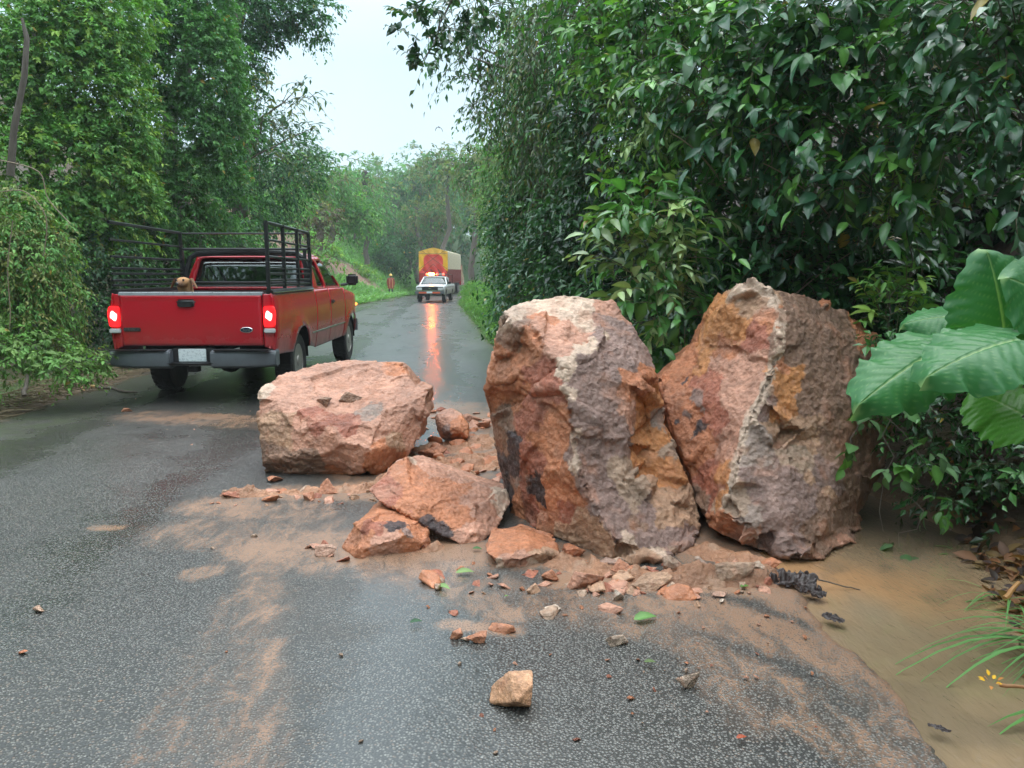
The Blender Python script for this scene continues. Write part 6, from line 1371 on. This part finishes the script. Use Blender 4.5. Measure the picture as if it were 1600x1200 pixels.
# dead trunk, cut sticks, dry vines
b = MB(); b.tube([P(16, 275, 9.6), P(22, 200, 9.6), P(38, 120, 9.6), P(42, 60, 9.6), P(34, 28, 9.6)], [.045, .038, .034, .030, .014], 10); o = b.build('dead_trunk', BARK, None, smooth=True, world=False); tag(o, 'bare leaning dead trunk rising from the creeper mound at left', 'dead trunk')
b = MB(); b.tube(limb(P(10, 300, 9.5), base_of(-10, 9.9), .3, 4, 50), .09, 9); o.data.name = 'dead_trunk'
cutw = simple('fresh_cut_wood', (.62, .42, .18), .6)
def stick(name, a, b_, r0, label, mat=BARK, tipmat=None, wob=.4, seed=1, k=5):
    m_ = MB(); m_.tube(limb(a, b_, wob, k, seed), [r0 * (1 - .35 * i / k) for i in range(k + 1)], 8); o = m_.build(name, mat, None, smooth=True); tag(o, label, 'stick')
    if tipmat:
        m_ = MB(); d = (Vector(a) - Vector(b_)).normalized(); m_.tube([Vector(a) - d * .05, Vector(a) + d * tipmat], [r0 * 1.06, r0 * .9], 8); m_.build('stripped_end', cutw, o)
    return o
stick('stick', G(150, 604, .03), G(213, 613, .03), .020, 'brown stick with a yellow stripped end pointing at the pickup wheel', tipmat=.26, wob=.2, seed=4)
stick('stick', G(118, 596, .04), G(132, 610, .02), .014, 'short pale stripped stick lying beside the brown stick', mat=cutw, wob=.2, seed=5)
stick('stick', P(38, 618, 8.3), P(43, 585, 8.5), .025, 'grey stub of wood standing upright in the cut branches', seed=6)
stick('stick', P(98, 580, 8.7), P(112, 595, 8.6), .012, 'thin broken grey stick at the front of the heap', seed=7)
for k, (pts, lb) in enumerate([([(20, 345), (12, 420), (16, 500), (4, 560)], 'pale bare vine stem curving down the creeper mound'), ([(0, 250), (60, 268), (75, 310), (110, 350)], 'thin dry vine arching off the top of the creeper mound'), ([(0, 300), (40, 300), (72, 340), (68, 400)], 'dry brown vine looping over the creeper mound')]):
    m_ = MB(); pp = [P(u, v, 8.7) for u, v in pts]; cr = []
    for i in range(3):
        p0, p1, p2, p3_ = pp[max(i - 1, 0)], pp[i], pp[i + 1], pp[min(i + 2, 3)]
        for t in (0, .2, .4, .6, .8): cr.append(.5 * ((2 * p1) + (p2 - p0) * t + (2 * p0 - 5 * p1 + 4 * p2 - p3_) * t * t + (3 * p1 - p0 - 3 * p2 + p3_) * t ** 3))
    m_.tube(cr + [pp[3]], .006, 6); o = m_.build('dry_vine', simple('dry_vine', (.24, .19, .13), .8), None, smooth=True); tag(o, lb, 'vine')
# twig litter: uncountable
r_ = np.random.default_rng(21); m_ = MB()
for k in range(420):
    y_ = r_.uniform(6.8, 12.5); x_ = float(Lx(y_)) - abs(r_.normal()) * .55 + .12; g = Vector((x_, y_, gnd(x_, y_) + .02 + r_.random() * .10)); a = r_.normal() * .6; L = r_.uniform(.12, .55)
    d = Vector((math.cos(a), math.sin(a), r_.normal() * .15)); m_.tube([g - d * L / 2, g + Vector((0, 0, r_.normal() * .02)), g + d * L / 2], [.006, .005, .003], 4)
o = m_.build('twig_litter', simple('dry_twigs', (.19, .15, .09), .85, var=.4, sc=2), None); tag(o, kind='stuff', label='dry brown twigs strewn over the left verge')
# short grass of the left verge and the far slope: uncountable
def grass(name, label, n_, xy, L0, L1, w_, cols, seed):
    r_ = np.random.default_rng(seed); X, Y = xy(r_, n_); Z = Hgt(X, Y); d = r_.normal(size=(len(X), 3)) * .5; d[:, 2] = 1
    L = r_.uniform(L0, L1, len(X)); cols = np.array(cols); C = cols[r_.integers(0, len(cols), len(X))] * (.7 + .6 * r_.random((len(X), 1)))
    o = blades(name, np.stack([X, Y, Z - .02], 1), d, L, w_ * (.6 + .8 * r_.random(len(X))), C, LM2, seg_=3, droop=.7); return tag(o, label, kind='stuff')
def va(r_, n_):
    Y = r_.uniform(5.5, 26, n_); return Lx(Y) - .15 - np.abs(r_.normal(size=n_)) * .7, Y
grass('verge_grass', 'short grass along the left verge', 9000, va, .06, .2, .006, [(.08, .16, .04), (.14, .2, .06), (.10, .13, .05)], 71)
def sl(r_, n_):
    Y = r_.uniform(24, 95, n_); X = Lx(Y) - .1 - r_.uniform(0, 1, n_) ** 1.3 * 12
    q = fbm(np.stack([X * .5, Y * .5, X * 0], 1), 3, 3); s_ = Lx(Y) - X
    slipm = slipmask(X, Y, Hgt(X, Y)) > .12
    k = ~slipm | (r_.random(n_) < .05); return X[k], Y[k]
grass('slope_grass', 'tall bright grass on the far left slope', 42000, sl, .35, .95, .035, [(.13, .32, .09), (.17, .38, .11), (.11, .26, .08), (.20, .36, .12)], 72)
def vr(r_, n_):
    Y = r_.uniform(8.5, 48, n_) ; return Rx(Y) + .0 + np.abs(r_.normal(size=n_)) * .3, Y
grass('roadside_grass', 'grass fringe along the right road edge', 12000, vr, .12, .42, .010, [(.09, .2, .05), (.12, .24, .06), (.07, .15, .05)], 73)

# ---- slope shrubs and the far trees
FC = (0, -1, .3)
for k, (u, v, Y, r0, cols, lb, tw) in enumerate([
    (440, 320, 38, 1.2, [LG2, LG3, (.10, .22, .07)], 'pale green shrub on the slope directly above the rack corner', 0), (500, 345, 46, 1.2, [(.10, .10, .06), OLV, (.12, .09, .06)], 'brownish half-dead shrub above the red soil slip', 0),
    (545, 330, 52, 1.5, [LG2, LG1, LG3], 'rounded green shrub on the slope left of the spreading tree', 0),
    (500, 400, 44, .7, [YG, LG3], 'yellowish-green weed growing in the red soil slip', 0), (560, 425, 60, .9, [LG3, YG], 'bright shrub left of the roadside worker', 0), (465, 280, 40, 1.4, [LG3, OLV, LG2], 'yellow-green shrub at the top of the left slope', 0), (600, 392, 74, 1.6, [LG1, LB], 'dark bush behind the roadside worker', 0), (630, 400, 78, 2.4, [LB, LD, LG1], 'dark shaded bush left of the cargo truck', 0)]):
    rr = random.Random(k); bl = [B(u + rr.uniform(-22, 22), v + rr.uniform(-14, 14), Y + rr.uniform(-1, 1), r0 * rr.uniform(.45, .75), r0 * rr.uniform(.3, .55)) for _ in range(6)] + [B(u + rr.uniform(-10, 10), v + 14, Y, r0 * .5, r0 * .5)]
    plant('slope_shrub', lb, 'shrub', base_of(u, Y), bl, .16 + Y * .0035, .5, 'far', cols, mat=LF, cover=1.9, k=6, shootL=.5 + r0 * .2, droop=.5, face=FC, seed=80 + k, stemcap=120, stem_r=.012)
far = [(520, 300, 60, 2.6, 5, [LG1, LG2, OLV], 'leafy tree at the top of the left slope seen against the sky'), (560, 285, 78, 3.0, 6, [LG2, OLV, LG1], 'flat-topped tree rising in the middle distance'), (620, 290, 95, 3.6, 7, [LG2, LG1, (.09, .16, .07)], 'wide umbrella-crowned tree at the centre of the horizon'),
       (575, 330, 70, 2.0, 6, [LG1, LG2], 'spreading tree with visible fan of limbs above the roadside worker'), (655, 280, 84, 2.6, 6, [LB, LD, LB], 'dark bluish tree left of the feathery olive trees'), (700, 250, 74, 2.8, 6, [OLV, (.13, .17, .07), LG1], 'feathery olive tree with a tall rounded top above the truck'),
       (740, 260, 62, 2.4, 6, [OLV, LG1, OLV], 'olive tree closest behind the roadside bushes on the right'), (680, 330, 78, 2.6, 7, [OLV, (.15, .17, .08), LG1], 'drooping olive foliage hanging just above the truck tarpaulin'), (640, 350, 86, 2.4, 5, [OLV, LG1, LB], 'shaded olive tree between dark bush and truck'),
       (500, 265, 50, 1.8, 5, [LG2, LG1], 'light crown peeping over the dark overhanging bush'), (780, 240, 50, 2.2, 5, [OLV, LG2], 'tall pale tree behind the open-crowned tree'), (600, 350, 80, 2.4, 6, [LG1, LG2, LB], 'rounded mid-green tree behind the slope shrubs')]
for k, (u, v, Y, r0, nb, cols, lb) in enumerate(far):
    rr = random.Random(50 + k); w_ = r0 / Y * FPX; bl = []
    for q in range(nb + 5): bl.append(B(u + rr.uniform(-1, 1) * w_ * 1.0, v + rr.uniform(-.5, 1.0) * w_ * .8, Y + rr.uniform(-1.5, 1.5), r0 * rr.uniform(.38, .62), r0 * rr.uniform(.25, .45)))
    bs = base_of(u, Y); top = P(u, v - w_ * .1, Y); tr_ = [(limb(bs, P(u, v + w_ * .7, Y), .4, 5, k), .26, .18)]
    for q in range(7): a = rr.uniform(-1, 1); tr_.append((limb(P(u, v + w_ * rr.uniform(.5, .9), Y), P(u + a * w_ * .9, v - rr.uniform(-.3, .4) * w_, Y + rr.uniform(-1, 1)), .6, 5, k * 9 + q), .11, .03))
    plant('far_tree', lb, 'tree', bs, bl, .20 + Y * .0032, .42, 'far', cols, mat=LF, cover=1.15, k=8, shootL=.9, droop=.6, face=FC, thr=-.8, seed=100 + k, stemcap=160, stem_r=.02, trunk=tr_, parts=('crown', 'twigs'), clump=.35, hang=.3)
# wooded ridge closing the view
r_ = np.random.default_rng(77); bl = []
for q in range(150):
    Y = r_.uniform(100, 175); u = r_.uniform(330, 900); bl.append(B(u, 330 - (Y - 100) * .25 + r_.normal() * 22, Y, r_.uniform(2.5, 5), r_.uniform(2, 3.6)))
ps, _ = shoots(bl, .95, .5, 'far', [LG1, LG2, OLV, LB], cover=1.3, k=6, shootL=1.5, droop=.5, face=FC, seed=200)
V, Fs, C = join(ps); tag(link('woods', np_mesh('woods', V, Fs, C, smooth=False), LF), 'hazy wooded ridge closing the end of the valley', kind='stuff')
for k, (u, v, Y, h_, lb) in enumerate([(570, 278, 70, .9, 'dark termite nest high in the flat-topped tree'), (768, 232, 45, .6, 'dark nest-like clump of dead leaves in the tall pale tree')]):
    b = MB(); p = P(u, v, Y); b.lathe([(.05, -h_), (.2, -h_ * .8), (.32, -h_ * .2), (.36, h_ * .2), (.25, h_ * .6), (.04, h_ * .75)], (0, 0, 0), 'z', 14)
    o = b.build('nest', simple('nest_mud', (.03, .022, .018), .9, bump=.05), None, smooth=True); o.location = p; tag(o, lb, 'nest')
# trees on both banks behind the viewer: they shade the scene and show in the wet paint and glass
for k, (x_, y_, lb) in enumerate([(-8.5, -3, 'leafy bank tree standing left of the viewpoint'), (-8, -11, 'leafy bank tree further back on the left bank'), (5.2, -3.5, 'leafy bank tree standing right of the viewpoint'), (5, -11, 'leafy bank tree further back on the right bank'), (-1.5, -24, 'leafy tree closing the road behind the viewpoint')]):
    z0 = gnd(x_, y_); rr = random.Random(k + 900); bl = [((x_ + rr.uniform(-1.6, 1.6), y_ + rr.uniform(-3, 3), z0 + rr.uniform(1.0, 8.5)), (2.0, 2.4, 1.6)) for _ in range(9)]
    plant('bank_tree', lb, 'tree', (x_, y_, z0), bl, .42, .5, 'far', [LG1, LG2, LB], mat=LF, cover=1.3, k=6, shootL=.9, droop=.4, seed=300 + k, stemcap=0, trunk=[(limb((x_, y_, z0), (x_, y_, z0 + 8), .4, 6, k), .2, .1)])
# ---- small things on the ground
def road_leaf(u, v, L, rot, label, col, name='leaf'):
    g = G(u, v); e_ = np.array([[g.x, g.y, .012]]); me = join([leaf_arrays(e_, np.array([[math.cos(rot), math.sin(rot), .12]]), np.array([[.1, -.2, 1.0]]), np.array([L]), np.array([L * .48]), np.array([col]), 'near')])
    o = bpy.data.objects.new(name, np_mesh(name, np.asarray(me[0]) - np.array([g.x, g.y, 0]), me[1], me[2])); COL.objects.link(o); o.data.materials.append(LM2); o.location = (g.x, g.y, 0); tag(o, label, 'leaf')
for u, v, L, rot, lb, col in [(990, 972, .12, .3, 'large fallen green leaf lying near the pale flat stone', (.13, .27, .08)), (712, 898, .10, .1, 'pale green fallen leaf below the wedge-shaped rock', (.22, .33, .12)), (683, 918, .085, -.6, 'light green fallen leaf left of the muddy streaks', (.20, .33, .12)),
                              (722, 693, .17, .4, 'bright green leaf lying against the upright rock stub', (.08, .24, .03)), (738, 860, .06, -.2, 'dark green leaf by the flat orange rock', (.05, .14, .04)), (640, 976, .06, .2, 'small dark leaf lying alone left of the muddy trio', (.03, .09, .04)),
                              (1150, 1158, .04, .2, 'tiny red-brown leaf near the bottom of the picture', (.35, .07, .03)), (788, 935, .02, .2, 'tiny green leaf scrap on the muddy streaks', (.10, .25, .04)), (1156, 920, .05, .1, 'green leaf scrap right of the layered rock', (.10, .22, .04)), (1006, 1038, .05, -.1, 'dull green leaf half buried in mud below the flat stone', (.10, .15, .05))]:
    road_leaf(u, v, L, rot, lb, col)
# crumpled dark leaf: a crushed pleated sheet
def crumple(u, v, w_, d_, h_, label, seed, rz=0):
    g = G(u, v); xs_ = np.linspace(-1, 1, 90); ys_ = np.linspace(-1, 1, 60); X, Y = np.meshgrid(xs_, ys_); p = np.stack([X, Y, X * 0], -1).reshape(-1, 3)
    rad = np.sqrt((X ** 2 + Y ** 2)).ravel(); q = fbm(p * 2.2, 4, seed); pleat = np.sin((p[:, 1] * 1.0 + q * .9) * 17) * .06
    z = h_ * np.clip((1 - rad ** 2) * .5 + np.abs(q) * 1.5 - .1, 0, 2) + pleat * h_; V = np.stack([p[:, 0] * w_ / 2 * (1 + .35 * fbm(p * 1.5 + 9, 3, seed + 3)), p[:, 1] * d_ / 2 * (1 + .4 * fbm(p * 1.7 + 4, 3, seed + 4)), z + .004], 1)
    i = np.arange(len(V)).reshape(X.shape); F_ = np.stack([i[:-1, :-1], i[:-1, 1:], i[1:, 1:], i[1:, :-1]], -1).reshape(-1, 4); rc = rad[F_].mean(1) < 1.0 + .25 * q[F_].mean(1)
    me = np_mesh('crumpled_leaf', V, [F_[rc]]); o = link('crumpled_leaf', me, simple('dark_wet_leaf', (.040, .026, .024), .38, var=.3), None); o.location = (g.x, g.y, 0); o.rotation_euler = (0, 0, rz); tag(o, label, 'dead leaf')
crumple(1238, 910, .25, .17, .055, 'crumpled blackish dead leaf at the ditch edge below the veined boulder', 5, -.2); crumple(1268, 928, .14, .09, .04, 'small torn piece of dark leaf hanging into the muddy water', 9, -.6)
crumple(1302, 968, .10, .06, .02, 'dark leaf stuck at the asphalt edge in the water', 15, -.8); crumple(1467, 1140, .07, .03, .01, 'dark curled leaf floating near the bottom right', 18, -.7)
stick('twig', G(1280, 906, .02), G(1345, 922, -.03), .004, 'thin dark twig sticking out of the crumpled leaf into water', seed=11)
# leaf litter bank at right
r_ = np.random.default_rng(33); m = 420; Y = r_.uniform(2.3, 5.4, m); X = np.interp(Y, [2.3, 2.8, 3.4, 5.4], [1.80, 2.05, 2.32, 3.1]) + np.abs(r_.normal(size=m)) * .22; Z = np.maximum(Hgt(X, Y), -.055) + r_.random(m) * .05 + .01
cl_ = np.array([(.20, .09, .04), (.11, .055, .03), (.20, .09, .04), (.06, .035, .03), (.22, .14, .06), (.05, .035, .03)]); C = cl_[r_.integers(0, 6, m)]
L = r_.uniform(.05, .13, m); V, Fs, C = join([leaf_arrays(np.stack([X, Y, Z], 1), r_.normal(size=(m, 3)) * np.array([1, 1, .35]), np.array([0, 0, 1.]) + r_.normal(size=(m, 3)) * .45, L, L * .5, C, 'near')])
tag(link('leaf_litter', np_mesh('leaf_litter', V, Fs, C), LM2), 'brown and orange dead leaves heaped on the right bank', kind='stuff')
stick('stick', P(1562, 1070, 2.62), P(1620, 1076, 2.6), .008, 'short orange-brown broken stick at the right edge near the water', mat=simple('orange_wood', (.28, .13, .05), .6), wob=.2, seed=12)
stick('stick', P(1570, 935, 3.1), P(1592, 910, 3.15), .012, 'small orange bark sliver on the leaf litter', mat=simple('orange_bark', (.36, .17, .05), .6), wob=.2, seed=13)
b = MB(); fl = []
for q in range(9): a = q * .7; fl.append((math.cos(a) * .02, math.sin(a) * .02, .01 * (q % 3)))
p = P(1548, 1068, 2.6); o = join([leaf_arrays(np.array(fl) + np.array(p), nrm(np.array(fl) + 1e-4), np.array([[0, -.3, 1.]] * 9), np.full(9, .024), np.full(9, .014), np.array([(.75, .42, .02)] * 5 + [(.5, .2, .05)] * 4), 'near')])
oo = bpy.data.objects.new('fallen_blossom', np_mesh('fallen_blossom', np.asarray(o[0]) - np.array(p), o[1], o[2])); COL.objects.link(oo); oo.location = p; oo.data.materials.append(LM2); tag(oo, 'yellow and orange withered blossom on the bank beside the broken stick', 'blossom')

# ---- damp air
hz = NT('haze_air'); hz.t.nodes.remove(hz.b); vp = hz.n('ShaderNodeVolumePrincipled'); vp.inputs['Density'].default_value = .0011; vp.inputs['Color'].default_value = (.86, .92, .95, 1); vp.inputs['Anisotropy'].default_value = .2
hz.t.links.new(vp.outputs[0], hz.out.inputs['Volume'])
b = MB(); b.box((0, 130, 13), (560, 420, 30)); o = b.build('haze', hz.m, None); tag(o, kind='stuff')
